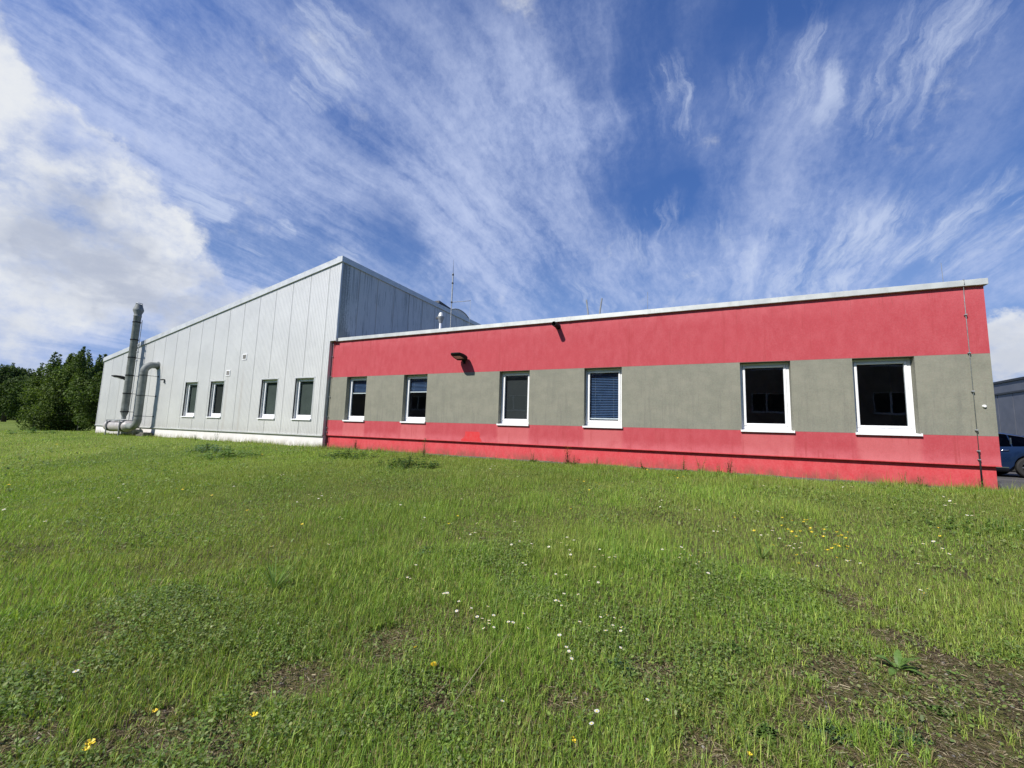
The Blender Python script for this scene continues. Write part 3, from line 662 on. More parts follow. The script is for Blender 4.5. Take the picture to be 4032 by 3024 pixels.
for k in range(6):
    z = .36+1.013*k; r_ = MB(); r_.lathe([(.168, z-.026), (.188, z-.026), (.188, z+.026), (.168, z+.026)], 28, Matrix.Translation((SX, SY, 0)))
    r_.tube([(SX+.16, SY+.05, z), (SX+.33, SY+.10, z)], .012, 8)
    r_.tube([(SX+.05, SY+.15, z), (SX+.05, DW+.005, z)], .013, 8) if z < ztop(SX) else None
    r_.build('pipe_clamp', M['black'], ex, True, 40)
b = MB(); b.tube([(SX+.33, SY+.10, -.1), (SX+.33, SY+.10, 5.55)], .018, 8)
for z in (3.2, 3.7, 4.1): b.bevbox(SX+.20, SX+.36, SY+.06, SY+.14, z, z+.05, .005)
b.build('support_rail', M['galv'], ex, True, 40)
IX, IY = -27.15, 11.30
def arc(c, a0, a1, r, u, v, n=12):
    return [Vector(c)+Vector(u)*(r*math.cos(a0+(a1-a0)*k/n))+Vector(v)*(r*math.sin(a0+(a1-a0)*k/n)) for k in range(n+1)]
b = MB(); pr = .172
pts = [Vector((-28.02, IY, -.43))]+arc((IX-.42, IY, -.01), -math.pi/2, 0, .42, (1, 0, 0), (0, 0, 1))+[Vector((IX, IY, z)) for z in (.3, 1.3, 2.3)]
pts += arc((IX, IY+.42, 2.50), math.pi, math.pi/2, .42, (0, 1, 0), (0, 0, 1))+[Vector((IX, DW+.02, 2.92))]
b.tube(pts, pr, 24); b.build('inlet_duct', M['duct'], ex, True, 50)
b = MB()
for z in (-.04, 2.50): b.lathe([(pr-.002, z-.02), (pr+.008, z-.02), (pr+.008, z+.02), (pr-.002, z+.02)], 24, Matrix.Translation((IX, IY, 0))); b.build('flange', M['duct'], ex, True, 40); b = MB()
b.lathe([(pr, -.01), (pr+.05, -.01), (pr+.05, .01), (pr, .01)], 24, Matrix.Translation((IX, DW-.02, 2.92)) @ Matrix.Rotation(R_(90), 4, 'X'))
b.build('flange', M['duct'], ex, True, 40)
for z in (.14, 1.23, 2.31):
    b = MB(); b.lathe([(pr-.002, z-.018), (pr+.014, z-.018), (pr+.014, z+.018), (pr-.002, z+.018)], 24, Matrix.Translation((IX, IY, 0)))
    b.tube([(IX+pr, IY, z), (IX+pr+.0, DW+.005, z)], .012, 8); b.bevbox(IX+pr-.05, IX+pr+.05, DW-.015, DW+.004, z-.04, z+.04, .004); b.build('pipe_clamp', M['dark'], ex, True, 40)
Tx = Matrix.Translation((-29.2, 11.36, -.43)) @ Matrix.Rotation(R_(90), 4, 'Y')
b = MB(); b.lathe([(.001, -1.17), (.17, -1.165), (.27, -1.10), (.30, -1.0), (.30, 1.02), (.29, 1.06), (.17, 1.18)], 32, Tx); b.build('fan_drum', M['fan'], ex, True, 40)
for xx in (-.62, .86):
    b = MB(); b.lathe([(.298, xx-.10), (.318, xx-.10), (.318, xx+.10), (.298, xx+.10)], 32, Tx); b.build('drum_band', M['dark'], ex, True, 40)
b = MB()
for xx in (-29.80, -28.38):
    for yy in (11.06, 11.66): b.box(xx-.02, xx+.02, yy-.02, yy+.02, -1.05, -.12)
    b.box(xx-.021, xx+.021, 11.03, 11.69, -.14, -.10)
b.box(-29.9, -28.2, 11.05, 11.09, -.15, -.11); b.bevbox(-29.42, -28.92, 11.15, 11.6, -.135, -.09, .006); b.build('support_frame', M['galv'], ex); b = MB(); b.bevbox(-30.45, -30.1, 11.5, 11.75, -.55, -.17, .01); b.build('motor_box', M['galv'], ex); b = MB()
b = MB(); b.bevbox(-27.5, -26.75, 11.45, DW-.04, -1.0, -.72, .01); b.build('base_block', M['concrete'], ex)

# ------------------------------------------------------------------ fittings on the walls
def flood_lamp(loc, label, glass_down=True):
    t = thing('flood_lamp', label, 'wall lamp', loc, None)
    b = MB(); b.bevbox(-.05, .05, -.02, 0, -.09, .09, .005); b.tube([(0, -.01, 0), (0, -.10, 0), (0, -.13, .03)], .032, 12); b.build('bracket', M['black'], t, True, 40)
    T = Matrix.Translation((0, -.10, .07)) @ Matrix.Rotation(R_(-11), 4, 'X')
    n0 = 0; b = MB(); secs = [(0.03, .13, .065, -.05), (-.03, .20, .095, -.06), (-.22, .21, .085, -.055), (-.46, .20, .045, -.035), (-.55, .15, .015, -.015)]
    for yy, hw, up, dn in secs:
        for (x, z) in ((-hw, dn), (-hw*1.0, up*.35), (-hw*.72, up), (hw*.72, up), (hw, up*.35), (hw, dn)): b.v.append(tuple(T @ Vector((x, yy, z))))
    for i in range(len(secs)-1):
        for k in range(6): a = i*6+k; c = i*6+(k+1) % 6; b.f.append((a, c, c+6, a+6))
    b.f.append((5, 4, 3, 2, 1, 0)); e = (len(secs)-1)*6; b.f.append(tuple(e+k for k in range(6)))
    b.build('lamp_head', M['black'], t)
    b = MB(); b.box(-.14, .14, -.42, -.17, -.064, -.058, T); b.build('lens', M['lens'], t)
    return t
flood_lamp((-7.55, D, 2.34), 'black flood lamp on the red wall between the second and third windows')
flood_lamp((-30.42, DW, 2.22), 'black flood lamp on the hall wall left of the exhaust stack')
def single(b, name, mat, label, cat, smooth=True, group=None):
    return tag(b.build(name, mat, None, smooth, 40), label, cat, group)
b = MB(); sx, sz = -4.15, 3.29
b.lathe([(.074, 0), (.074, .43), (.062, .43), (.062, .02), (.001, .02)], 20, Matrix.Translation((sx, D+.02, sz)) @ Matrix.Rotation(R_(90), 4, 'X')); b.lathe([(.07, .01), (.09, .01), (.09, .03), (.07, .03)], 20, Matrix.Translation((sx, D+.02, sz)) @ Matrix.Rotation(R_(90), 4, 'X'))
single(b, 'overflow_spout', M['black'], 'black overflow pipe jutting out under the coping of the red wall', 'drain pipe')
b = MB(); b.tube([(-26.28, DW, 2.12), (-26.28, DW-.12, 2.12), (-26.28, DW-.20, 2.10)], .035, 10); b.tube([(-26.28, DW-.015, 2.13), (-26.28, DW-.03, 1.95)], .03, 10)
single(b, 'pipe_elbow', M['dark'], 'small dark pipe elbow on the hall wall right of the bent duct', 'pipe fitting')
b = MB(); b.lathe([(.001, .03), (.022, .027), (.032, .012), (.032, -.02)], 16, Matrix.Translation((5.31, D-.01, .815)) @ Matrix.Rotation(R_(90), 4, 'X'))
single(b, 'vent_plug', M['white'], 'small round white plug on the grey band by the right corner', 'vent plug')
def conductor(x, y0, label, mat_lo, zlo=-.95, ztop_=3.45, kick=False):
    t = thing('lightning_conductor', label, 'lightning conductor', (x, y0, -.9))
    b = MB(); b.tube([(0, -.035, .78), (0, -.035, 4.15), (0, -.05, 4.34)]+([(0, -.09, 4.37), (0, -.09, 4.47), (-.02, .1, 4.49)] if not kick else []), .0075, 8); b.build('wire', M['galv'], t, True)
    b = MB(); b.tube([(0, -.045, zlo+.9), (0, -.04, .80)], .016, 8); b.build('ground_rod', mat_lo, t, True)
    for z in (3.70, 2.86, 2.03, 1.21, .78, .60):
        b = MB(); b.bevbox(-.022, .022, -.050, .002, z-.013, z+.013, .005); b.lathe([(.001, .012), (.014, .010), (.014, -.01)], 8, Matrix.Translation((0, -.055, z)) @ Matrix.Rotation(R_(90), 4, 'X')); b.build('clamp', M['galv'], t)
    return t
conductor(5.15, D, 'lightning conductor wire clipped down the wall near the right corner', M['black'])
t = conductor(-13.93, D, 'lightning conductor in the corner between hall and red wing', M['black'], kick=True)
b = MB(); b.tube([(0, -.035, 4.1), (.10, -.03, 4.26), (.17, -.03, 4.34)], .009, 6); b.build('branch_wire', M['red'], t, True)

# roof furniture
rp = on_y(1736, 1300, 14.0)
t = thing('roof_vent', 'white capped vent pipe on the flat roof in front of the grey side wall', 'roof vent', (on_y(1736, 1250, 14.0).x, 14.0, 3.40))
b = MB(); b.tube([(0, 0, 0), (0, 0, 1.0)], .055, 16); b.build('pipe', M['white'], t, True, 40)
zc = on_y(1740, 1255, 14.0).z-3.40
b = MB(); b.lathe([(.055, zc-.20), (.13, zc+.02), (.15, zc+.06), (.15, zc+.09)], 20); b.build('cone', M['galv'], t, True, 40)
b = MB(); b.lathe([(.125, zc+.10), (.12, zc+.115), (.085, zc+.23), (.055, zc+.27), (.001, zc+.28)], 20); b.build('cap', M['coping'], t, True, 40)
b = MB(); b.bevbox(-.24, -.13, -.04, .04, zc-.0, zc+.09, .01); b.build('sensor_box', M['dark'], t)
mb_ = on_y(1778, 1200, 15.0)
t = thing('antenna_mast', 'thin grey antenna mast with a side arm rising from the flat roof', 'antenna', (mb_.x, 15.0, 3.40))
z1_ = on_y(1781, 1190, 15).z-3.4; z2_ = on_y(1786, 1075, 15).z-3.4; z3_ = on_y(1789, 1021, 15).z-3.4
b = MB(); b.tube([(0, 0, 0), (0, 0, z1_)], .022, 10); b.tube([(0, 0, z1_), (0, 0, z2_)], .030, 10); b.build('pole', M['galv'], t, True, 40)
b = MB(); b.tube([(0, 0, z2_), (0, 0, z3_)], [.009, .004], 6); b.build('rod', M['dark'], t, True)
b = MB()
for z in (z1_, z1_+.65*(z2_-z1_), z2_-.08): b = MB(); b.lathe([(.03, z-.03), (.045, z-.03), (.045, z+.03), (.03, z+.03)], 12); b.build('collar', M['dark'], t, True, 40)
ae = on_y(1853, 1184, 15.0)
b = MB(); b.tube([(0, 0, z1_), (ae.x-mb_.x, 0, ae.z-3.4)], .014, 8); b.build('arm', M['galv'], t, True)
b = MB(); b.tube([(ae.x-mb_.x, 0, ae.z-3.38), (ae.x-mb_.x-.03, 0, 0)], .005, 6); b.build('cable', M['galv'], t, True)
def pole(pb, ptop, y, lean, r, label):
    a = on_y(*pb, y); c = on_y(*ptop, y); d_ = (c-a); a2 = a-d_*((a.z-3.4)/d_.z)
    b = MB(); b.tube([(0, 0, 0), tuple(c-a2)], r, 8); b.lathe([(r*2.4, 0), (r*2.4, .02), (r, .04)], 10)
    o = b.build('roof_pole', M['pole'], None, True); o.location = a2; return tag(o, label, 'pole', 'slim poles on the flat roof')
pole((2317, 1247), (2309, 1181), 14.5, 0, .030, 'left of the two slanted grey poles on the flat roof')
pole((2360, 1242), (2370, 1175), 14.5, 0, .030, 'right of the two slanted grey poles on the flat roof')
pole((2550, 1236), (2550, 1150), 13.2, 0, .006, 'hair-thin lightning rod on the roof above the gap before the fifth window')
pole((3714, 1110), (3705, 1035), 13.2, 0, .006, 'hair-thin lightning rod on the roof near the right corner')
# barrel rooflight and smoke hatch on the hall roof
t = thing('rooflight', 'rounded barrel rooflight on the hall roof behind the antenna', 'rooflight', (-15.0, 23.1, ztop(-15)+.1))
b = MB(); n = 16; hw, hh = 1.72, 1.22
def arcpt(k): a = math.pi*k/n; return (hw*math.cos(a), hh*math.sin(a))
for x_, sgn in ((0, 1), (-9, -1)): b = MB(); b.poly([(x_, arcpt(k)[0], arcpt(k)[1]+.1-.1722*0+(x_*.1722)) for k in range(n+1)]); b.build('end_panel', M['dome'], t)
b = MB()
for k in range(n):
    p, q = arcpt(k), arcpt(k+1); b.quad((.02, p[0]*1.02, p[1]*1.02+.1), (.02, q[0]*1.02, q[1]*1.02+.1), (-9, q[0]*1.02, q[1]*1.02+.1-9*.1722), (-9, p[0]*1.02, p[1]*1.02+.1-9*.1722))
b.build('vault', M['dome'], t, True)
b = MB(); b.tube([(.02, arcpt(k)[0]*1.02, arcpt(k)[1]*1.02+.1) for k in range(n+1)], .03, 6); b.build('rim', M['galv'], t, True)
b = MB(); b.box(-1.4, .05, -2.65, -1.15, 1.05-.1, 1.10, Matrix.Rotation(R_(-6), 4, 'X')); b.box(-1.3, 0, -2.5, -2.46, -.2, .9); b.box(-1.3, 0, -1.5, -1.4, -.2, .95)
for x_ in (-.04, -1.3): b.poly([(x_, -2.5, .2), (x_, -1.4, -.1), (x_, -1.4, .9), (x_, -2.5, .80)])
o = b.build('smoke_hatch', M['dark'], None); o.location = (-15.0, 23.1, ztop(-15)-.02); tag(o, 'dark raised smoke hatch beside the barrel rooflight on the hall roof', 'roof hatch')

# ------------------------------------------------------------------ neighbouring building, opposite building
t = thing('grey_warehouse', 'dark grey panelled building beyond the blue car', 'building', (0, 0, 0))
b = MB(); b.box(13.0, 34, 16, 62, -1.6, 3.05)
y = 16.0
while y < 62: b.box(12.985, 13.0, y, y+1.08, -1.1, 2.45); y += 1.12
b.build('wall', M['panel'], t)
b = MB(); b.box(12.94, 34.05, 15.94, 62.05, 3.02, 3.12); b.box(12.93, 13.0, 15.93, 62.05, 2.46, 2.54); b.build('coping', M['dark'], t)
op = thing('brick_office', 'brown two-storey office building behind the viewer, mirrored in the window panes', 'building', (0, 0, 0))
OY = -6.5
ow = [(-25.2, -23.0), (-20.2, -18.2), (-15.2, -13.3), (-9.2, -7.1), (-3.4, -1.3), (2.75, 5.1), (9.0, 11.3), (15.0, 17.2)]
xs = sorted([-34, 22]+[v for w_ in ow for v in w_])
b = MB(); rz = [-1.7, 1.65, 2.95, 4.45, 5.2, 5.45]; holes = [(a, c, r) for a, c in ow for r in (1, 3)]
wall_grid(b, xs, [(lambda x, z=z: z) for z in rz], lambda x: OY, holes, -.15)
b.quad((-34, OY, 5.45), (22, OY, 5.45), (22, OY-10, 5.45), (-34, OY-10, 5.45)); b.quad((-34, OY-10, -1.7), (-34, OY-10, 5.45), (22, OY-10, 5.45), (22, OY-10, -1.7))
b.quad((22, OY, -1.7), (22, OY, 5.45), (22, OY-10, 5.45), (22, OY-10, -1.7)); b.quad((-34, OY, -1.7), (-34, OY-10, -1.7), (-34, OY-10, 5.45), (-34, OY, 5.45))
b.build('wall', M['brick'], op)
for a, c in ow:
    for z0, z1 in ((1.65, 2.95), (4.45, 5.2)):
        b = MB(); frame_ring(b, a, c, z0, z1, .07, .07, .07, OY-.14, OY-.06); mx_ = a+(c-a)*.36; b.box(mx_-.05, mx_+.05, OY-.139, OY-.062, z0+.07, z1-.07); b.box(a-.05, c+.05, OY-.1, OY+.06, z0-.05, z0-.002)
        w = b.build('window', M['white'], op); b = MB(); b.quad((a+.07, OY-.1, z0+.07), (a+.07, OY-.1, z1-.07), (c-.07, OY-.1, z1-.07), (c-.07, OY-.1, z0+.07)); b.build('pane', M['rubber'], w)

# ------------------------------------------------------------------ blue car (rear quarter shows past the corner)
def car(loc):
    t = thing('parked_car', 'dark blue hatchback parked on the asphalt beyond the red corner', 'car', loc)
    L = 4.35; fw, rw = .88, 3.52; wr = .335        # front at x=0, rear at x=L
    st = sorted(set(list(np.linspace(0, L, 44))+[fw-.36, fw+.36, rw-.36, rw+.36]))
    ip = lambda x, xs_, ys_: float(np.interp(x, xs_, ys_))
    def roof(x): return ip(x, [0, .15, .9, 1.15, 1.5, 2.0, 2.5, 3.0, 3.5, 3.9, 4.15, 4.3, 4.35], [.62, .74, .93, .98, 1.22, 1.42, 1.47, 1.45, 1.36, 1.22, 1.02, .90, .60])
    def belt(x): return min(roof(x), ip(x, [0, .15, .9, 1.2, 2.4, 3.4, 4.0, 4.35], [.60, .70, .86, .90, .95, 1.00, 1.06, .60]))
    def hwid(x): return ip(x, [0, .1, .4, .9, 2, 3.4, 4.0, 4.25, 4.35], [.50, .66, .80, .87, .90, .90, .86, .74, .60])
    def bot(x):
        z = ip(x, [0, .25, 4.0, 4.35], [.30, .20, .22, .38])
        for w in (fw, rw):
            if abs(x-w) < .385: z = max(z, .30+math.sqrt(.385**2-(x-w)**2)*1.0)
        return z
    rings = []
    for x in st:
        h, zb_, zbelt, zr_ = hwid(x), bot(x), belt(x), roof(x); hr = h*.68 if zr_ > zbelt+.05 else h*.80
        zb_ = min(zb_, zbelt-.05); zm = zb_+(zbelt-zb_)*.5
        half = [(h*.90, zb_), (h*.985, zb_+.06), (h, zm), (h*.975, zbelt-.06), (h*.95, zbelt), (hr+.03, zr_-.05 if zr_ > zbelt+.05 else zbelt+.001), (hr-.06, zr_-.008 if zr_ > zbelt+.05 else zbelt+.004), (hr*.5, zr_+.012), (0, zr_+.016)]
        rings.append([(x, -a, z) for a, z in half]+[(x, a, z) for a, z in half[-2::-1]])
    nr = len(rings[0]); b = MB(); gl = {'l': MB(), 'r': MB(), 'w': MB(), 'b': MB()}
    for r_ in rings: b.v += r_
    win = [(1.42, 2.18), (2.26, 3.12), (3.17, 3.62)]
    side = {k: [] for k in range(6)}
    for i in range(len(st)-1):
        xm = (st[i]+st[i+1])/2
        for k in range(nr-1):
            f = (i*nr+k, i*nr+k+1, (i+1)*nr+k+1, (i+1)*nr+k)
            wi = next((q for q, (a, c) in enumerate(win) if a < xm < c), None)
            if k in (4, nr-6) and wi is not None and roof(xm) > belt(xm)+.12: side[wi+(3 if k != 4 else 0)].append(f); continue
            if k in (6, 7, 8, 9) and (1.20 < xm < 1.75 or 3.75 < xm < 4.12): side.setdefault('ws' if xm < 2 else 'rs', []).append(f); continue
            b.f.append(f)
    b.f.append(tuple(range(nr))[::-1]); b.f.append(tuple((len(st)-1)*nr+k for k in range(nr)))
    allv = list(b.v)
    b.build('body', M['carpaint'], t, True, 35)
    for key, fs in side.items():
        if not fs: continue
        g = MB(); mp = {}
        for f in fs:
            q = []
            for v in f:
                if v not in mp: mp[v] = len(g.v); g.v.append(allv[v])
                q.append(mp[v])
            g.f.append(tuple(q))
        g.build('windscreen' if key == 'ws' else 'rear_window' if key == 'rs' else 'side_window', M['carglass'], t, True, 35)
    for s_ in (-1, 1):
        b = MB(); b.tube([(x, s_*(hwid(x)*.68+.034), roof(x)-.045) for x in np.linspace(1.6, 3.85, 14)], .011, 6); b.build('roof_trim', M['chrome'], t)
        b = MB(); b.box(3.125, 3.165, s_*.80-.012, s_*.80+.012, 1.02, 1.27); b.build('window_trim', M['chrome'], t)
    b = MB(); b.bevbox(.05, 4.25, -.78, .78, .17, .45, .03); b.build('underbody', M['rubber'], t)
    for s_ in (-1, 1): b = MB(); b.box(.95+.6, 3.0, s_*.905-.012, s_*.905+.012, .30, .33); b.build('sill_trim', M['chrome'], t)
    for s_ in (-1, 1):
        for hx in (1.95, 2.95):
            b = MB(); b.tube([(hx-.10, s_*.885, .86), (hx-.07, s_*.925, .865), (hx+.07, s_*.925, .87), (hx+.10, s_*.885, .87)], .014, 8); b.build('door_handle', M['chrome'], t, True)
        b = MB(); b.bevbox(1.42, 1.60, s_*.98-.08, s_*.98+.08, .93, 1.06, .02); b.build('wing_mirror', M['carpaint'], t)
        b = MB(); b.bevbox(.10, .45, s_*.62-.14, s_*.62+.14, .62, .72, .02); b.build('headlight', M['lens'], t)
        b = MB(); b.bevbox(4.12, 4.33, s_*.60-.14, s_*.60+.14, .84, .96, .02); b.build('tail_light', M['patch'], t)
    b = MB(); b.bevbox(3.86, 4.18, -.55, .55, 1.33, 1.36, .01); b.build('spoiler', M['carpaint'], t)
    for wx in (fw, rw):
        for s_ in (-1, 1):
            T = Matrix.Translation((wx, s_*.79, wr)) @ Matrix.Rotation(R_(90), 4, 'X')
            b = MB(); b.lathe([(.21, -.10), (.30, -.105), (.33, -.08), (wr, 0), (.33, .08), (.30, .105), (.21, .10), (.20, 0), (.21, -.10)], 32, T); w = b.build('wheel', M['rubber'], t, True, 40)
            b = MB(); sg = .07*(-s_)*-1
            T2 = Matrix.Translation((wx, s_*.87, wr)) @ Matrix.Rotation(R_(90), 4, 'X')
            b.lathe([(.215, -.03), (.222, .03), (.20, .0)], 32, T2)
            for q in range(10):
                b.box(.03, .21, -.018, .018, -.012, .012, T2 @ Matrix.Rotation(2*math.pi*q/10, 4, 'Z'))
            b.lathe([(.001, .02), (.05, .015), (.055, -.015), (.001, -.02)], 16, T2); b.build('rim', M['rim'], w, True, 40)
    for wx in (fw, rw):
        pass
    return t
zc_ = float(hgt(9, 19.5))+.03
car((9.28-3.52, 19.78, zc_))

# ------------------------------------------------------------------ trees on the left
def leaf_cloud(name, centres, radii, n, size, cols, mat, parent, seed, squash=1.0):
    rg = np.random.default_rng(seed); C = np.array(centres); Rr = np.array(radii, float)
    w = Rr**1.6; idx = rg.choice(len(C), n, p=w/w.sum())
    u = rg.normal(size=(n, 3)); u /= np.linalg.norm(u, axis=1)[:, None]
    rad = Rr[idx]*np.clip(rg.beta(4.5, 1.6, n)*1.15, 0, 1.12)
    P = C[idx]+u*rad[:, None]*np.array([1, 1, squash])
    nrm = u*.6+rg.normal(size=(n, 3))*.7+np.array([0, 0, .35]); nrm /= np.linalg.norm(nrm, axis=1)[:, None]
    a = np.cross(nrm, rg.normal(size=(n, 3))); a /= np.linalg.norm(a, axis=1)[:, None]; bb = np.cross(nrm, a)
    s = size*rg.uniform(.6, 1.35, n)[:, None]
    V = np.stack([P-a*s, P-bb*s*.55+nrm*s*.12, P+a*s, P+bb*s*.55+nrm*s*.12], 1).reshape(-1, 3)
    F = np.arange(n*4).reshape(-1, 4)
    cl = np.array(cols)[rg.integers(0, len(cols), n)]*rg.uniform(.75, 1.25, (n, 1))
    cl *= (0.8+.4*(np.array([random.Random(int(i)+seed).random() for i in range(len(C))])[idx]))[:, None]
    return np_mesh(name, V, None, F, mat, np.repeat(cl, 4, 0), parent=parent)
def tree(name, x, y, h, w, label, seed, cols, n=14000, size=.10, lobes=26, spires=0, trunk_h=.25, group='trees beyond the fence', shape='round'):
    rg = np.random.default_rng(seed); z0 = float(hgt(x, y))-.05
    t = thing(name, label, 'tree' if 'tree' in name else 'shrub', (x, y, z0), group)
    cs, rs, ends = [], [], []
    for k in range(lobes):
        f = (k+.5)/lobes; zz = h*(trunk_h+(1-trunk_h)*(f**.85)*(.78 if spires > 10 else .9)); taper = math.sin(math.pi*min(1, (.12+.88*f)))**.6 if shape == 'round' else (1-f)**.55
        an = k*2.399+rg.uniform(-.4, .4); rr = w*.5*max(.16, taper)*rg.uniform(.45, .88)
        cs.append((rr*math.cos(an), rr*math.sin(an), zz)); rs.append(w*rg.uniform(.11, .19)*(.6+.6*taper)); ends.append(cs[-1])
    for k in range(spires):
        an = rg.uniform(0, 6.28); rr = w*.42*math.sqrt(rg.uniform(0, 1)); top = h*rg.uniform(.80, 1.06); 
        for q in range(7): cs.append((rr*math.cos(an)*(1+.02*q), rr*math.sin(an)*(1+.02*q), top-q*h*.042)); rs.append(w*(.020+.011*q))
    leaf_cloud('crown', cs, rs, n, size, cols, M['leaf'], t, seed)
    b = MB(); b.tube([(0, 0, 0), (.03*w, 0, h*.3), (0, .02*w, h*.6), (0, 0, h*.85)], [.035*h, .026*h, .016*h, .006*h], 8)
    for e in ends[::2]:
        s0 = min(e[2]*.7, h*.7)*.8; b.tube([(0, 0, s0), (e[0]*.5, e[1]*.5, (s0+e[2])*.52), e], [.010*h, .006*h, .003*h], 6)
    b.build('trunk', M['bark'], t, True)
    return t
dk = [(.035, .064, .015), (.052, .088, .020), (.070, .110, .025), (.090, .130, .038)]
br = [(.070, .112, .022), (.105, .155, .032), (.140, .195, .050), (.048, .082, .018)]
tree('broadleaf_tree', -43.9, 14.0, 6.1, 4.6, 'tallest bushy green tree with upright shoots left of the hall', 21, br, 34000, .075, 36, 22, .10)
tree('broadleaf_tree', -40.2, 14.6, 5.7, 4.2, 'dark green tree standing against the left end of the hall', 22, dk+br[:2], 30000, .075, 34, 12, .08)
tree('broadleaf_tree', -45.9, 14.3, 5.0, 2.9, 'bushy tree with thin separate shoots on its top left of the tallest one', 25, br, 28000, .072, 26, 26, .05)
tree('broadleaf_tree', -43.4, 13.1, 2.7, 3.0, 'low bright green undergrowth bush right behind the fence posts', 26, br, 18000, .06, 30, 6, .03)
tree('broadleaf_tree', -137.5, 34.0, 12.2, 9.5, 'rounded dark tree at the left edge of the photo, tallest of the far ones', 23, dk, 26000, .20, 40, 6, .34)
tree('broadleaf_tree', -131.0, 34.5, 9.8, 8.5, 'lower dark tree between the far-left tree and the bushy hall trees', 24, dk, 24000, .19, 40, 8, .22)
for i, (x, y, h_, w_) in enumerate([(-41, -9, 7, 7), (-50, -12, 8, 9), (-60, -9, 7.5, 8), (-70, -14, 9, 10), (-55, -18, 9, 9), (-82, -10, 8, 10)]):
    tree('broadleaf_tree', x, y, h_, w_, 'dark tree behind the viewer, mirrored in the hall windows', 120+i, dk, 5000, .28, 20, 0, .15, 'trees behind the viewer')
# far hedge line
rg = np.random.default_rng(5); cs, rs = [], []
for k in range(70):
    an = R_(150+rg.uniform(-10, 34)); d_ = rg.uniform(170, 210); cs.append((d_*math.cos(an), d_*math.sin(an), -1+rg.uniform(0, 3.0))); rs.append(rg.uniform(3, 5.5))
hd = leaf_cloud('far_hedge', cs, rs, 16000, .7, dk, M['leaf'], None, 9, .7); tag(hd, 'distant line of trees beyond the field', None, kind='stuff')

# wire fence
fp = [(-39.0, 6.6), (-41.0, 9.4), (-42.95, 12.0), (-45.0, 14.9), (-47.0, 17.7), (-38.1, 12.62)]
fe = thing('wire_fence', 'low wire fence on dark green posts in front of the left trees', 'fence', (0, 0, 0))
fp = [(-38.6, 5.9), (-40.8, 9.0), (-43.0, 12.05), (-40.6, 13.55), (-38.2, 15.1), (-35.8, 16.6)]
for x, y in fp:
    b = MB(); z = float(hgt(x, y)); b.bevbox(x-.03, x+.03, y-.03, y+.03, z-.2, .22, .006); b.bevbox(x-.035, x+.035, y-.035, y+.035, .22, .245, .006); b.build('fence_post', M['dark'], fe)
b = MB()
for i in range(len(fp)-1):
    (x0, y0), (x1, y1) = fp[i], fp[i+1]; 
    for hz in (.18, -.30): b.tube([(x0, y0, hz), ((x0+x1)/2, (y0+y1)/2, hz-.02), (x1, y1, hz)], .005, 5)
b.build('wires', M['black'], fe)

# ------------------------------------------------------------------ the lawn
BARE = [(gpt(3560, 2860), .62, 1.0), (gpt(3930, 2830), .72, 1.0), (gpt(3200, 2760), .42, .9), (gpt(3720, 2720), .35, .8), (gpt(2950, 2960), .40, .6), (gpt(3990, 3010), .5, .8), (gpt(1130, 2700), .22, .75), (gpt(980, 2960), .26, .6), (gpt(150, 2740), .25, .4), (gpt(30, 2950), .32, .6), (gpt(1500, 2560), .2, .4),
        (gpt(480, 2470), .22, .45), (gpt(330, 3000), .22, .45), (gpt(2210, 2290), .3, .4), (gpt(2290, 2740), .22, .45), (gpt(2600, 2700), .25, .4), (gpt(3400, 2380), .3, .35), (gpt(620, 2850), .25, .4), (gpt(2050, 2340), .22, .5), (gpt(1750, 2760), .25, .45)]
def bare(x, y):
    v = np.zeros_like(x)
    for p, r, k in BARE:
        d_ = np.hypot(x-p.x, y-p.y)/r; v = np.maximum(v, k*sst(1.35-d_))
    n_ = fbm(x*2.7+3, y*2.7, 41, 4); return np.clip(np.clip(v*1.15+(n_-.5)*2.0*(v > .02)+(fbm(x*9, y*9, 43, 3)-.5)*1.6*(v > .02)-.12, 0, 1)+np.clip((fbm(x*1.1, y*1.1, 77, 5)-.60)*3.0, 0, .5)*sst((6-np.hypot(x, y))/3), 0, 1)
def allowed(x, y):
    a = (y > 11.66) & (x > -14.05) & (x < 5.75); c = (y > 11.80) & (x <= -14.05) & (x > -33.45); e = (x > 5.65) & (y > 12.42)
    f = (y < -6.4)
    return ~(a | c | e | f)
def scatter(n, r0, r1, power, seed, half=1.28):
    rg = np.random.default_rng(seed); az0 = math.pi/2+YAW
    u = rg.random(n)
    if abs(power-2) < 1e-6: r = r0*(r1/r0)**u
    else: e = 2-power; r = (r0**e+u*(r1**e-r0**e))**(1/e)
    an = az0+rg.uniform(-half, half, n)
    return r*np.cos(an), r*np.sin(an), r, rg
def tall(x, y):
    return fbm(x*.8+5, y*.8+1, 12, 4)
PAL = np.array([[1.66, 1.54, 1.25]])*np.array([(.130, .215, .036), (.160, .255, .048), (.100, .190, .036), (.205, .280, .066), (.082, .155, .036), (.260, .300, .100)])
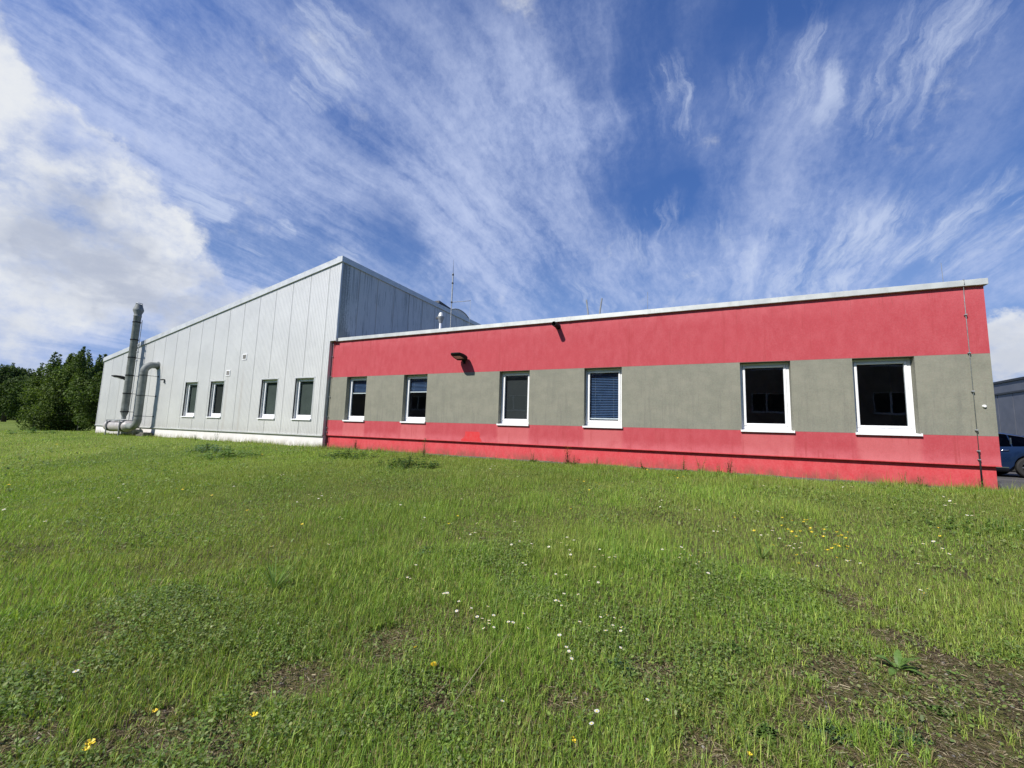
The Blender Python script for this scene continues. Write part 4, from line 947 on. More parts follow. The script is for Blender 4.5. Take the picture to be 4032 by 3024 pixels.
def blades(n, r0, r1, power, seed, segs, wmul, hmul=1.0, half=1.28):
    x, y, r, rg = scatter(n, r0, r1, power, seed, half)
    # pull the blades into tufts
    tx, ty = np.floor(x/.055), np.floor(y/.055)
    cx = (tx+.5+(_hash(tx, ty, 5)-.5)*.9)*.055; cy = (ty+.5+(_hash(tx, ty, 6)-.5)*.9)*.055; q = rg.uniform(.15, 1, len(x))**.7
    x, y = cx+(x-cx)*q, cy+(y-cy)*q
    ok = allowed(x, y); bz = bare(x, y); ok &= rg.random(n) > bz*1.02
    x, y, r, bz = x[ok], y[ok], r[ok], bz[ok]; n = len(x)
    tn = tall(x, y); zone = sst((y-1.5)/3.5)*sst((x+7.5)/5)     # longer, wilder grass towards the red wing
    h = (.028+.050*rg.random(n)**1.4+.085*zone*sst((tn-.35)*3)*rg.random(n)+.03*sst((tn-.5)*4))*hmul*(1-.45*bz)
    longs = rg.random(n) < .035; h[longs] *= rg.uniform(1.5, 2.6, longs.sum())
    cl_long = longs
    wd = (.0014+.0013*rg.random(n))*wmul*(1+r/6.5)
    an = rg.uniform(0, 2*np.pi, n); lean = rg.beta(2, 2.2, n)*1.15+bz*.3
    dx, dy = np.cos(an), np.sin(an); sx_, sy_ = -dy, dx
    z0 = hgt(x, y)-.004
    hue = fbm(x*1.6, y*1.6, 31, 4); ci = np.clip((hue*3.2+rg.normal(0, 1.0, n)+.9).astype(int), 0, 5)
    cl = PAL[ci]*rg.uniform(.55, 1.42, (n, 1))
    big = fbm(x*.35+2, y*.35, 51, 4); cl = cl*(.70+.62*big)[:, None]; yel = sst((fbm(x*.6+40, y*.6, 71, 4)-.42)*5)[:, None]; cl = cl*(1-yel*.25)+yel*.25*np.array([[.30, .30, .085]])
    dryp = .09+.22*bz+.10*sst((4.5-r)/3)+.10*sst((fbm(x*.9, y*.9, 61, 4)-.5)*5); dry = rg.random(n) < dryp
    cl[dry] = np.array((.34, .27, .14))*rg.uniform(.6, 1.25, (dry.sum(), 1)); h[dry] *= .8
    base = np.stack([x, y, z0], 1); S = np.stack([sx_, sy_, np.zeros(n)], 1)*wd[:, None]*.5
    Dv = np.stack([dx, dy, np.zeros(n)], 1)
    if segs == 1:
        tip = base+Dv*(h*np.sin(lean*.8))[:, None]+np.array([0, 0, 1])*(h*np.cos(lean*.8))[:, None]
        V = np.stack([base-S, base+S, tip], 1).reshape(-1, 3); return V, np.arange(n*3).reshape(-1, 3), None, np.repeat(cl, 3, 0)
    mid = base+Dv*(h*.55*np.sin(lean*.5))[:, None]+np.array([0, 0, 1])*(h*.55*np.cos(lean*.5))[:, None]
    tip = mid+Dv*(h*.5*np.sin(lean*1.5))[:, None]+np.array([0, 0, 1])*(h*.5*np.cos(lean*1.5))[:, None]
    V = np.stack([base-S, base+S, mid+S*.85, mid-S*.85, tip], 1).reshape(-1, 3)
    i = np.arange(n)*5; return V, np.stack([i+3, i+2, i+4], 1), np.stack([i, i+1, i+2, i+3], 1), np.repeat(cl, 5, 0)
def fringe(n, x0, x1, y0, y1, hm, seed):
    rg = np.random.default_rng(seed); x = rg.uniform(x0, x1, n); y = y1-(y1-y0)*rg.random(n)**1.6
    dens = fbm(x*1.7, y*1.7, 88, 4); ok = rg.random(n) < .25+2.2*np.clip(dens-.42, 0, 1)*2; x, y, dens = x[ok], y[ok], dens[ok]; n = len(x)
    h = hm*(.35+.9*rg.random(n)**1.8)*(.6+1.1*dens); sp = rg.random(n) < .04; h[sp] *= 2.0; wd = .004*(.5+rg.random(n)); an = rg.uniform(0, 6.28, n); ln = rg.uniform(0, .5, n)
    base = np.stack([x, y, hgt(x, y)], 1); S = np.stack([np.cos(an*1.7), np.sin(an*1.7), an*0], 1)*wd[:, None]
    tip = base+np.stack([np.cos(an)*h*np.sin(ln), np.sin(an)*h*np.sin(ln), h*np.cos(ln)], 1)
    cl = PAL[rg.integers(0, 6, n)]*rg.uniform(.6, 1.3, (n, 1)); dr_ = rg.random(n) < .22; cl[dr_] = np.array((.34, .26, .14))
    return np.stack([base-S, base+S, tip], 1).reshape(-1, 3), np.arange(n*3).reshape(-1, 3), None, np.repeat(cl, 3, 0)
def grass_obj(name, sets, label):
    Vs, T, Q, Cc = [], [], [], []; off = 0
    for V, t_, q_, c_ in sets:
        Vs.append(V); T.append(t_+off); Cc.append(c_)
        if q_ is not None: Q.append(q_+off)
        off += len(V)
    o = np_mesh(name, np.concatenate(Vs), np.concatenate(T), np.concatenate(Q) if Q else None, M['grass'], np.concatenate(Cc)); return tag(o, label, None, kind='stuff')
grass_obj('grass', [blades(400000, .6, 5.0, .7, 1, 2, 1.0), blades(600000, 5.0, 16, 1.3, 2, 1, 1.1), blades(220000, 16, 62, 1.7, 3, 1, 1.7, 1.15), fringe(5000, -14.0, -7.5, 11.25, 11.66, .15, 8), fringe(4500, -7.5, 2.8, 11.25, 11.62, .075, 11), fringe(5000, 2.6, 5.7, 11.25, 11.66, .14, 12), fringe(9000, -33, -14.0, 11.3, 11.86, .13, 9), fringe(1500, 5.4, 9, 11.9, 12.5, .18, 10)], 'unmown lawn grass')

def ground_leaves(n, r0, r1, power, seed, size):
    x, y, r, rg = scatter(n, r0, r1, power, seed)
    pat = fbm(x*1.5+20, y*1.5, 91, 4); bz = bare(x, y)
    ok = allowed(x, y) & (rg.random(len(x)) < .16+1.5*np.clip(pat-.45, 0, 1)*2.6) & (rg.random(len(x)) > bz*.8)
    x, y, r = x[ok], y[ok], r[ok]; n = len(x); pt = pat[ok]
    z = hgt(x, y)+.006+rg.random(n)**1.3*(.03+.05*np.clip((pt-.45)*4, 0, 1))
    s = size*rg.uniform(.5, 1.3, n)*(1+r/10); an = rg.uniform(0, 6.28, n); t1, t2 = rg.normal(0, .38, n), rg.normal(0, .38, n)
    a = np.stack([np.cos(an), np.sin(an), t1], 1)*s[:, None]; b_ = np.stack([-np.sin(an), np.cos(an), t2], 1)*s[:, None]*rg.uniform(.55, 1, n)[:, None]; P = np.stack([x, y, z], 1)
    ring = [P-a*.9, P-a*.3-b_*.75, P+a*.55-b_*.6, P+a*1.0, P+a*.55+b_*.6, P-a*.3+b_*.75]
    V = np.stack(ring, 1).reshape(-1, 3); i = np.arange(n)*6
    Q = np.concatenate([np.stack([i, i+1, i+4, i+5], 1), np.stack([i+1, i+2, i+3, i+4], 1)])
    pal = np.array([(.130, .215, .046), (.155, .245, .055), (.205, .285, .070), (.140, .200, .070), (.240, .280, .110)])
    cl = pal[rg.integers(0, 5, n)]*rg.uniform(.7, 1.25, (n, 1))
    return V, Q, np.repeat(cl, 6, 0)
def moss(n, r0, r1, power, seed):
    x, y, r, rg = scatter(n, r0, r1, power, seed); pat = fbm(x*7, y*7, 95, 4); ok = allowed(x, y) & (rg.random(n) < .15+3.2*np.clip(pat-.45, 0, 1)*2); x, y = x[ok], y[ok]; n = len(x)
    z = hgt(x, y)+rg.uniform(.001, .016, n); s_ = rg.uniform(.0016, .0042, n); P = np.stack([x, y, z], 1)
    a = rg.normal(size=(n, 3))*np.array([1, 1, .7]); a /= np.linalg.norm(a, axis=1)[:, None]; c = np.cross(a, rg.normal(size=(n, 3))); c /= np.linalg.norm(c, axis=1)[:, None]
    a *= s_[:, None]; c *= s_[:, None]*.55; z6 = (P-a, P-a*.2-c, P+a*.5-c*.8, P+a, P+a*.5+c*.8, P-a*.2+c)
    i = np.arange(n)*6; Q = np.concatenate([np.stack([i, i+1, i+4, i+5], 1), np.stack([i+1, i+2, i+3, i+4], 1)])
    pal = np.array([(.11, .16, .04), (.17, .19, .07), (.075, .11, .03), (.22, .19, .10), (.05, .04, .025)]); cl = pal[rg.integers(0, 5, n)]*rg.uniform(.6, 1.3, (n, 1))
    return np.stack(z6, 1).reshape(-1, 3), Q, np.repeat(cl, 6, 0)
sets = [ground_leaves(260000, .6, 5.0, .7, 101, .0068), ground_leaves(110000, 5, 22, 1.4, 102, .010), moss(260000, .7, 4.6, .8, 103)]
off = 0; Vs, Qs, Cs = [], [], []
for V, Q, C_ in sets: Vs.append(V); Qs.append(Q+off); Cs.append(C_); off += len(V)
tag(np_mesh('clover', np.concatenate(Vs), None, np.concatenate(Qs), M['grass'], np.concatenate(Cs)), 'clover and low herbs in the lawn', None, kind='stuff')

# dead stalks, crumbs of soil and stones on the bare patches
def litter():
    rg = np.random.default_rng(55); n = 340000; x, y, r, _ = scatter(n, .8, 8.0, .9, 56); bz = bare(x, y)
    ok = allowed(x, y) & (rg.random(n) < .16+bz); x, y, bz = x[ok], y[ok], bz[ok]; n = len(x)
    L = rg.uniform(.01, .05, n); wd = rg.uniform(.0008, .002, n); an = rg.uniform(0, 6.28, n); z = hgt(x, y)+rg.uniform(.001, .012, n)
    d_ = np.stack([np.cos(an), np.sin(an), rg.normal(0, .15, n)], 1)*L[:, None]; s_ = np.stack([-np.sin(an), np.cos(an), rg.normal(0, .5, n)], 1)*wd[:, None]; P = np.stack([x, y, z], 1)
    V = np.stack([P-s_, P+s_, P+d_+s_*.6, P+d_-s_*.6], 1).reshape(-1, 3)
    pal = np.array([(.32, .25, .15), (.20, .15, .085), (.44, .38, .25), (.12, .085, .055)]); cl = pal[rg.integers(0, 4, n)]*rg.uniform(.7, 1.2, (n, 1))
    tag(np_mesh('dead_grass', V, None, np.arange(n*4).reshape(-1, 4), M['grass'], np.repeat(cl, 4, 0)), 'dry dead grass and straw on the soil', None, kind='stuff')
    n = 90000; x, y, r, _ = scatter(n, .8, 7.0, .8, 57); bz = bare(x, y); ok = allowed(x, y) & (rg.random(n) < bz*.9); x, y = x[ok], y[ok]; n = len(x)
    s = .002+.012*rg.random(n)**4; z = hgt(x, y)
    o6 = np.array([(1, 0, 0), (0, 1, 0), (-1, 0, 0), (0, -1, 0), (0, 0, .7), (0, 0, -.5)])
    V = (np.stack([x, y, z], 1)[:, None, :]+o6[None]*rg.uniform(.6, 1.4, (n, 6, 1))*s[:, None, None]).reshape(-1, 3); i = np.arange(n)*6
    T = np.concatenate([np.stack([i+a, i+b_, i+c], 1) for a, b_, c in ((0, 1, 4), (1, 2, 4), (2, 3, 4), (3, 0, 4), (1, 0, 5), (2, 1, 5), (3, 2, 5), (0, 3, 5))])
    pal = np.array([(.10, .075, .05), (.20, .18, .16), (.30, .29, .29), (.06, .045, .03)]); cl = pal[rg.choice(4, n, p=[.45, .25, .1, .2])]*rg.uniform(.7, 1.2, (n, 1))
    tag(np_mesh('gravel', V, T, None, M['grass'], np.repeat(cl, 6, 0)), 'stones and crumbs of soil on the bare patches', None, kind='stuff')
litter()

# ------------------------------------------------------------------ flowers
def px3(lst, ox, oy, s): return [(ox+a/s, oy+b_/s) for a, b_ in lst]
W4 = [(850,65),(865,62),(845,72),(868,85),(835,70),(925,125),(940,125),(1002,122),(655,258),(960,292),(988,281),(235,297),(275,288),(395,334),(430,366),(787,400),(785,408),(990,397),(1040,396),(995,405),(678,458),(710,475),(738,468),(660,498),(720,470),(980,527),(1018,518),(1092,533),(1323,488),(1215,517),(1360,508),(1293,537),(1314,548),(1320,575),(1343,600),(1614,512),(1527,567),(1218,555),(975,615),(1035,652),(1070,665),(1520,618),(1555,614),(1590,614),(1592,626),(1630,610),(1615,624),(1495,677),(1905,266),(1912,295),(1940,280),(2118,312),(2120,322),(2135,323),(1725,155),(1907,566),(1985,567),(2012,556),(2050,600),(2062,609),(2032,625),(2085,643),(2078,576),(2155,660),(2185,595),(2188,707),(1258,715),(1312,730),(1475,770),(1482,777),(1511,772),(368,675),(411,686),(268,764),(330,750),(336,755),(283,786),(525,767),(487,828),(565,845),(570,840),(671,815),(655,898),(702,922),(800,933),(645,930),(1245,884),(1230,891),(1265,890),(1298,890),(1293,840),(1410,855),(1293,930),(1020,965),(852,977),(772,988),(775,1003),(833,1025),(806,1042),(833,1050),(848,1042),(955,1020),(970,1020),(1015,1045),(1525,975),(1512,996),(1588,998),(1389,1017),(1441,1054),(1590,1047),(1672,1060),(1693,1068),(1572,1090),(1285,1107),(1630,1160),(1300,1182),(1333,1187),(1516,1587),(1503,1650),(1790,1495),(1330,1230),(880,1507)]
W5 = [(370,147),(515,163),(400,178),(318,260),(320,269),(272,282),(288,282),(310,310),(486,286),(560,313),(575,303),(583,310),(617,283),(642,268),(660,330),(668,325),(892,269),(910,299),(740,357),(757,357),(782,357),(700,372),(722,377),(745,390),(763,378),(735,332),(783,388),(790,395),(808,408),(565,22),(556,26),(1050,20),(1070,22),(1160,42),(1235,38),(1302,54),(1092,65),(1618,77),(1660,92),(1690,101),(1710,122),(1675,157),(1642,137),(1352,137),(1815,193),(1765,195),(2085,276),(2098,281),(1598,345),(1585,340),(1517,367),(1575,365),(1655,405),(1643,410),(1620,387),(1460,366),(1508,477),(1485,480),(1498,478),(1025,455),(1092,460),(1130,470),(1155,465),(1162,472),(873,492),(1537,624),(1632,652),(1555,655),(1484,622)]
W3 = [(890,415),(905,417),(930,452),(915,445),(905,465),(775,398),(790,452),(685,490),(738,490),(712,492),(770,480),(1735,343),(1748,346),(1760,342),(1935,470),(1950,478),(1965,468),(1985,465),(2000,470),(2010,480),(2030,472),(2045,485),(1990,490),(2065,487),(1300,380),(1298,385),(1585,345),(1560,360),(1465,412),(1305,582),(1710,790),(1705,793),(2025,771),(2120,612),(2130,617),(1832,515),(1845,510),(283,637),(500,1548),(45,558)]
Y5 = [(393,205),(690,212),(737,222),(792,226),(815,228),(845,217),(702,260),(714,281),(755,281),(527,279),(843,269),(848,274),(840,281),(922,284),(902,314),(937,320),(795,296),(770,319),(1006,297),(1038,294),(1030,315),(1022,322),(1037,323),(1062,323),(990,360),(1000,372),(1012,376),(1008,382),(1048,370),(1073,405),(974,408),(970,430),(816,430),(783,473),(617,364),(1582,259),(1640,309),(423,1580)]
Y4 = [(1407,149),(1497,162),(1503,175),(1455,203),(1380,147),(1327,317),(623,352),(1055,338),(575,415),(392,1200),(1200,1640),(1920,90),(1985,120),(2015,125),(2040,118),(1800,70),(1955,108),(1830,97)]
Y3 = [(340,170),(355,168),(375,172),(400,167),(430,170),(610,100),(625,103),(50,408),(950,395),(1110,428),(1130,430),(1150,428),(1353,472),(1912,650),(1535,530),(1555,565),(280,413),(1720,190),(1632,215)]
Y6 = [(635,1275),(630,1365),(725,1380),(1170,1062),(1825,1155)]
M['stem'] = paint('flower_stem', (.09, .15, .03), .6, var=.1)
def two_mat(o, mats, pick):
    for mm in mats: o.data.materials.append(mm)
    for p in o.data.polygons: p.material_index = pick(p)
def flower_proto(kind, stem_h, r):
    b = MB(); n = 11 if kind == 'daisy' else 5; marks = []
    b.tube([(0, 0, 0), (.006, .002, stem_h*.5), (0, 0, stem_h)], .0011, 4); ns = len(b.f)
    for k in range(n):
        a = 2*math.pi*k/n; wd = .75*math.pi/n*1.15
        up = .10 if kind == 'daisy' else .45
        p0 = Vector((math.cos(a-wd*.6)*r*.25, math.sin(a-wd*.6)*r*.25, stem_h)); p1 = Vector((math.cos(a+wd*.6)*r*.25, math.sin(a+wd*.6)*r*.25, stem_h))
        p2 = Vector((math.cos(a+wd*.75)*r*.92, math.sin(a+wd*.75)*r*.92, stem_h+r*up)); p3 = Vector((math.cos(a-wd*.75)*r*.92, math.sin(a-wd*.75)*r*.92, stem_h+r*up))
        b.poly([p0, p3, Vector((math.cos(a)*r*1.05, math.sin(a)*r*1.05, stem_h+r*up)), p2, p1])
    npet = len(b.f); b.lathe([(r*.36, stem_h), (r*.33, stem_h+r*.16), (r*.16, stem_h+r*.25), (.0002, stem_h+r*.27)], 10)
    o = b.build(kind, M['stem'], None)
    me = o.data; me.materials.append(M['petal_w'] if kind == 'daisy' else M['petal_y']); me.materials.append(M['petal_y'])
    for i, p in enumerate(me.polygons): p.material_index = 0 if i < ns else 1 if i < npet else 2
    return o
def put_flowers(proto, pts, label, cat, group, rnd, hh):
    first = True
    for (x, y) in pts:
        # the bloom, not the foot of the stem, is what the photo shows at this place
        d = ray(x, y); k = 1.2/max(1e-6, -d.z)
        for _ in range(12): p = d*k; k *= (float(hgt(p.x, p.y))+hh)/p.z
        p = d*k
        if not allowed(np.array([p.x]), np.array([p.y]))[0] or p.length > 45: continue
        o = proto if first else proto.copy()
        if not first: COL.objects.link(o)
        first = False
        sc = rnd.uniform(.75, 1.15)*(.72+.06*min(p.length, 14)); o.location = (p.x, p.y, float(hgt(p.x, p.y))-.002); o.scale = (sc, sc, rnd.uniform(.9, 1.1))
        o.rotation_euler = (rnd.gauss(0, .18)+.12, rnd.gauss(0, .18)-.03, rnd.uniform(0, 6.28)); tag(o, label, cat, group)
rnd = random.Random(3)
put_flowers(flower_proto('daisy', .115, .0135), px3(W4, 1400, 1800, 1.58)+px3(W5, 2632, 1900, 1.508)+px3(W3, 0, 1650, 1.58), 'small white daisy with a yellow centre in the lawn', 'daisy', 'white daisies scattered over the lawn', rnd, .115)
put_flowers(flower_proto('buttercup', .17, .0165), px3(Y5, 2632, 1900, 1.508)+px3(Y4, 1400, 1800, 1.58)+px3(Y3, 0, 1650, 1.58)+px3(Y6, 0, 2200, 1.843), 'small golden yellow buttercup in the lawn', 'buttercup', 'yellow buttercups scattered over the lawn', rnd, .17)
b = MB(); pd = gpt(1706, 2650); b.tube([(0, 0, 0), (.005, 0, .05)], .002, 6); b2 = MB()
t = thing('dandelion', 'single large yellow dandelion bloom low in the foreground grass', 'dandelion', (pd.x, pd.y, pd.z)); b.build('stem', M['stem'], t)
for k in range(70):
    f = k/70; a = k*2.399; rr = .019*math.sqrt(f)+.003; z = .05+.012*(1-f); w_ = .0028
    c0 = Vector((.004*math.cos(a), .004*math.sin(a), z-.004)); c1 = Vector((rr*math.cos(a), rr*math.sin(a), z)); s_ = Vector((-math.sin(a), math.cos(a), 0))*w_
    b2.quad(c0-s_*.4, c0+s_*.4, c1+s_, c1-s_)
b2.build('bloom', M['petal_y'], t)

# ------------------------------------------------------------------ individual weeds
def lances(mb, org, n, L, w, rise, rnd, seg=3, cols=None, spread=1.0):
    for k in range(n):
        a = rnd.uniform(0, 6.28); l = L*rnd.uniform(.6, 1.15); ww = w*rnd.uniform(.7, 1.2); up = rise*rnd.uniform(.6, 1.3); pts = []
        for q in range(seg+1):
            f = q/seg; rad = l*math.sin(min(1.3, f*1.2)*(1.57-up*.9))*spread*f**.2 if f else 0; z = l*up*f-(f**2.2)*l*.35*(1-up)
            wd = ww*math.sin(math.pi*(.12+.83*f))**.8
            pts.append((Vector((math.cos(a)*rad, math.sin(a)*rad, max(z, .004)))+Vector(org), wd))
        sd = Vector((-math.sin(a), math.cos(a), 0))
        for q in range(seg):
            (p, w0), (r_, w1) = pts[q], pts[q+1]; fold = Vector((0, 0, .15))
            mb.quad(p-sd*w0, p, r_, r_-sd*w1); mb.quad(p, p+sd*w0, r_+sd*w1, r_)
def ovals(mb, n, L, W, rd):
    for k in range(n):
        a = rd.uniform(0, 6.28); l = L*rd.uniform(.5, 1.1); ww = W*l/L*rd.uniform(.8, 1.15); el = rd.uniform(.55, 1.35); bend = rd.uniform(.4, 1.3); seg = 8; pts = []; p = Vector((0, 0, 0)); e = el
        tw = rd.uniform(-.5, .5)
        for q in range(seg+1):
            f = q/seg; wd = ww*(.10+.0*f if f < .3 else math.sin(math.pi*min(1, (f-.22)/.80))**.75)*(1+.14*math.sin(q*2.7+k)); pts.append((p.copy(), max(wd, .0015)))
            p = p+Vector((math.cos(a)*math.cos(e), math.sin(a)*math.cos(e), math.sin(e)))*(l/seg); e -= bend*1.3/seg
        sd = Vector((-math.sin(a), math.cos(a), tw)).normalized()
        for q in range(seg):
            (p0, w0), (p1, w1) = pts[q], pts[q+1]; up = Vector((0, 0, .22+.12*math.sin(q*1.9+k)))
            mb.quad(p0-sd*w0+up*w0, p0, p1, p1-sd*w1+up*w1); mb.quad(p0, p0+sd*w0+up*w0, p1+sd*w1+up*w1, p1)
def weed_mat(name, c1, c2):
    ma, nt = new_mat(name); c = oc(nt); col = nt.mix(nt.maprange(nt.noise(c, 25, 3, .6), .3, .7), c1, c2)
    p = principled(nt, col, .5, 0, .3); t = nt.n.new('ShaderNodeBsdfTranslucent'); nt.put(t.inputs[0], nt.mix(1.0, col, (1.3, 1.4, .6), 'MULTIPLY')); mx = nt.n.new('ShaderNodeMixShader'); mx.inputs[0].default_value = .3
    nt.l.new(p, mx.inputs[1]); nt.l.new(t.outputs[0], mx.inputs[2]); finish(nt, mx.outputs[0]); return ma
M['w_green'] = weed_mat('weed_green', (.09, .17, .035), (.15, .25, .06)); M['w_blue'] = weed_mat('weed_bluegreen', (.08, .15, .065), (.14, .22, .11)); M['w_dark'] = weed_mat('weed_dark', (.045, .095, .022), (.08, .14, .035)); M['w_red'] = weed_mat('weed_reddish', (.12, .05, .03), (.10, .09, .03)); M['w_light'] = weed_mat('weed_light', (.13, .22, .05), (.18, .28, .07)); M['straw'] = weed_mat('straw_dry', (.30, .28, .16), (.42, .38, .24)); M['petal_o'] = paint('orange_petals', (.80, .36, .03), .5, var=.1)
def weed(kind, px, py, label, seed, H=.3, n=30, L=.12, w=.02, rise=.5, mat='w_green', stems=0, bloom=None, group=None, on_wall=False, R=0.0):
    rd = random.Random(seed); p = gpt(px, py); 
    if on_wall: q = on_y(px, py, 11.60); p = Vector((q.x, 11.60, float(hgt(q.x, 11.60))))
    t = thing(kind, label, 'weed', (p.x, p.y, p.z-.005), group); b = MB()
    if kind == 'rosette_weed' and w > .02: ovals(b, n, L, w, rd)
    elif R:
        for q in range(max(4, n//7)):
            a = rd.uniform(0, 6.28); rr = R*math.sqrt(rd.random()); ox, oy = rr*math.cos(a), rr*math.sin(a)*.7; oz = float(hgt(p.x+ox, p.y+oy))-p.z
            k_ = 1-.5*rr/R
            for lv in range(3): lances(b, (ox, oy, oz+H*k_*.27*lv), 5, L*(.75-.18*lv)*k_, w, rise, rd)
    else: lances(b, (0, 0, 0), n, L, w, rise, rd)
    st_ = MB(); fl = MB()
    for k in range(stems):
        a = rd.uniform(0, 6.28); h = H*rd.uniform(.6, 1.05); rr = h*rd.uniform(.05, .32); top = Vector((math.cos(a)*rr, math.sin(a)*rr, h)); mid = top*.5+Vector((0, 0, h*.05)); base_ = Vector((math.cos(a)*.02, math.sin(a)*.02, 0))
        st_.tube([base_, mid, top], [.004, .003, .0015], 5)
        for q in range(max(3, int(h/.05))):
            f = rd.uniform(.2, .95); o_ = base_.lerp(top, f); lances(b, o_, 1, L*(1.05-f*.7)*.7, w*(1-f*.5)*.8, .5, rd, 2)
        if bloom:
            for q in range(rd.randint(3, 6)):
                c = top+Vector((rd.gauss(0, .03), rd.gauss(0, .03), rd.uniform(-.07, .03))); st_.tube([top*.93, c], .0012, 4)
                for z_ in range(4): a2 = z_*1.571+rd.random(); r2 = .014; fl.poly([c, c+Vector((math.cos(a2-.5)*r2, math.sin(a2-.5)*r2, .003)), c+Vector((math.cos(a2+.5)*r2, math.sin(a2+.5)*r2, .003))])
    b.build('leaves', M[mat], t)
    if stems: st_.build('stems', M['w_dark'] if mat != 'w_red' else M['w_red'], t)
    if bloom: fl.build('blossoms', M[bloom], t)
    return t
g = 'weeds along the foot of the walls'
weed('flowering_weed', 1668, 1800, 'tall weed with orange-yellow blossoms before the second red-wall window', 1, .62, 26, .16, .02, .45, 'w_blue', 7, 'petal_o')
weed('leafy_weed', 1610, 1835, 'dark leafy weed clump in the lawn below the second red-wall window', 2, .36, 420, .22, .020, .55, 'w_dark', 8, R=0.95)
weed('leafy_weed', 1370, 1800, 'dark leafy weed clump in the lawn below the leftmost red-wall window', 3, .34, 420, .22, .020, .5, 'w_dark', 8, R=1.0)
weed('leafy_weed', 1310, 1762, 'green weed clump at the foot of the joint between hall and red wing', 4, .3, 50, .20, .02, .6, 'w_green', 5, R=0.5)
weed('leafy_weed', 1445, 1770, 'upright green weed at the red plinth just right of the leftmost window', 5, .26, 28, .15, .018, .7, 'w_green', 4)
weed('leafy_weed', 900, 1800, 'broad green weed clump in the lawn below the second hall window', 6, .36, 460, .26, .024, .45, 'w_green', 6, R=1.1)
weed('leafy_weed', 815, 1775, 'blue-green thistle-like weed in the lawn below the leftmost hall window', 7, .38, 380, .24, .016, .6, 'w_blue', 8, R=0.9)
weed('leafy_weed', 1148, 1740, 'dark pointed weed standing against the white plinth by the rightmost hall window', 8, .34, 34, .20, .02, .75, 'w_dark', 5, on_wall=False)
weed('leafy_weed', 685, 1715, 'dark green weed against the white plinth right of the bent duct', 9, .36, 50, .26, .024, .65, 'w_dark', 5, R=0.35)
weed('leafy_weed', 130, 1705, 'wide low weed clump on the lawn edge before the fence posts', 10, .4, 260, .35, .03, .4, 'w_green', 8, R=1.4)
weed('rosette_weed', 3535, 2640, 'broad-leaved green weed standing upright in the right foreground', 11, .2, 13, .15, .024, .85, 'w_green')
weed('rosette_weed', 2370, 2720, 'narrow-leaved green rosette in the centre foreground', 12, .2, 14, .11, .006, .75, 'w_light')
weed('leafy_weed', 2890, 2570, 'low clump of rounded leaves just above the soil patch', 13, .09, 200, .055, .010, .45, 'w_green', 8, R=0.1)
weed('leafy_weed', 3010, 2900, 'dark green low clump left of the brown soil patch', 14, .07, 160, .05, .010, .4, 'w_green', 5, R=0.08)
weed('leafy_weed', 3280, 2890, 'blue-green low clump at the near edge of the soil patch', 15, .06, 200, .05, .008, .35, 'w_blue', 4, R=0.12)
weed('leafy_weed', 3540, 2900, 'flat blue-green clump in the middle of the soil patch', 16, .05, 180, .05, .008, .3, 'w_blue', 3, R=0.12)
weed('leafy_weed', 3690, 2800, 'small flat green sprig on the right part of the soil patch', 17, .04, 90, .045, .008, .3, 'w_green', 3, R=0.08)
weed('leafy_weed', 2430, 2640, 'dark bluish weed clump right of the dry stalk', 18, .09, 150, .05, .009, .5, 'w_blue', 6, R=0.12)
weed('leafy_weed', 1680, 2180, 'bluish spiny weed in the middle of the lawn', 19, .1, 50, .12, .012, .5, 'w_blue', 4, R=0.15)
weed('leafy_weed', 3900, 2080, 'wide patch of low nettles in the lawn near the right edge', 20, .13, 420, .12, .013, .5, 'w_green', 12, R=0.75)
weed('leafy_weed', 1080, 2320, 'tuft of long pale blades standing in the left half of the lawn', 21, .3, 34, .26, .004, .95, 'w_light')
weed('leafy_weed', 3000, 2200, 'tuft of tall light green blades left of the buttercups', 22, .3, 22, .24, .005, .95, 'w_light')
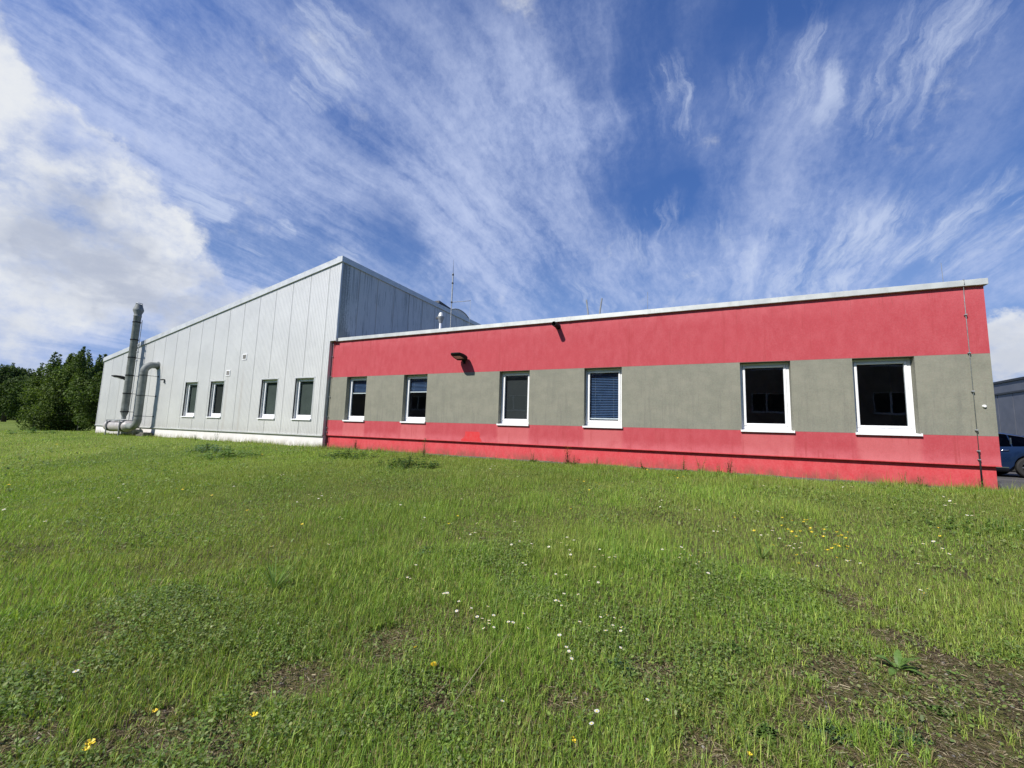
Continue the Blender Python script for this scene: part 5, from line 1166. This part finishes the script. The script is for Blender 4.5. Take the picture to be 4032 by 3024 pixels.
wp = [(2235, 1815, 'w_red', 'petal_o', 'reddish weed with two small pale blossoms below the fourth window'), (2350, 1828, 'w_dark', None, 'flat dark weed at the red plinth right of the fourth window'), (2530, 1845, 'w_dark', None, 'thin stalky weed at the red plinth between the fourth and fifth windows'), (2690, 1865, 'w_dark', None, 'tiny dark weed on the edging left of the fifth window'),
      (2830, 1868, 'w_green', None, 'broad-leaved green weed on the edging left of the fifth window'), (2872, 1862, 'w_red', None, 'bushy reddish weed against the plinth left of the fifth window'), (2760, 1872, 'w_green', None, 'small yellowish weed on the edging beside the broad-leaved one'), (2260, 1835, 'w_dark', None, 'low dark weed at the plinth beside the pale-flowered one'), (1400, 1755, 'w_red', None, 'thin reddish stalk weed against the plinth under the leftmost window'), (3560, 1905, 'w_green', None, 'green weed at the plinth under the rightmost window'), (3625, 1915, 'w_dark', None, 'thin dark stalk weed at the plinth right of the last window'), (3860, 1925, 'w_green', None, 'sprig of grass at the plinth by the right conductor'), (2100, 1815, 'w_dark', None, 'pair of thin stalks at the plinth under the third window')]
for i, (x, y, mt, blm, lb) in enumerate(wp): weed('wall_weed', x, y, lb, 40+i, .30+.12*(i % 3 == 0)+(.12 if mt == 'w_red' else 0), 16 if i % 2 else 28, .16, .018, .65, mt, 5+(6 if mt == 'w_red' else 0), blm, g, True)
hw = [(770, 1735), (850, 1738), (990, 1742), (1030, 1738), (1075, 1748), (1110, 1745)]
for i, (x, y) in enumerate(hw): weed('stalk_weed', x, y, 'thin flowering grass stalk against the white plinth of the hall', 70+i, .40+.10*(i % 2), 9, .16, .008, .8, 'w_green', 7, None, 'thin stalks along the white hall plinth')
# long dry stalk lying in the grass, pale twig
a, c = gpt(1775, 2800), gpt(1995, 2575)
b = MB(); b.tube([Vector((0, 0, .02)), (c-a)*.5+Vector((0, 0, .09)), (c-a)+Vector((0, 0, .12))], [.003, .0022, .0012], 5); o = b.build('dry_stalk', M['straw']); o.location = a; tag(o, 'long pale dry grass stalk leaning across the foreground lawn', 'stalk')
a, c = gpt(1715, 2755), gpt(1758, 2722)
b = MB(); b.tube([Vector((0, 0, .02)), (c-a)*.6+Vector((0, 0, .035)), (c-a)+Vector((0, 0, .04))], .003, 5); o = b.build('twig', M['straw']); o.location = a; tag(o, 'short pale twig in the grass below the dandelion', 'twig')
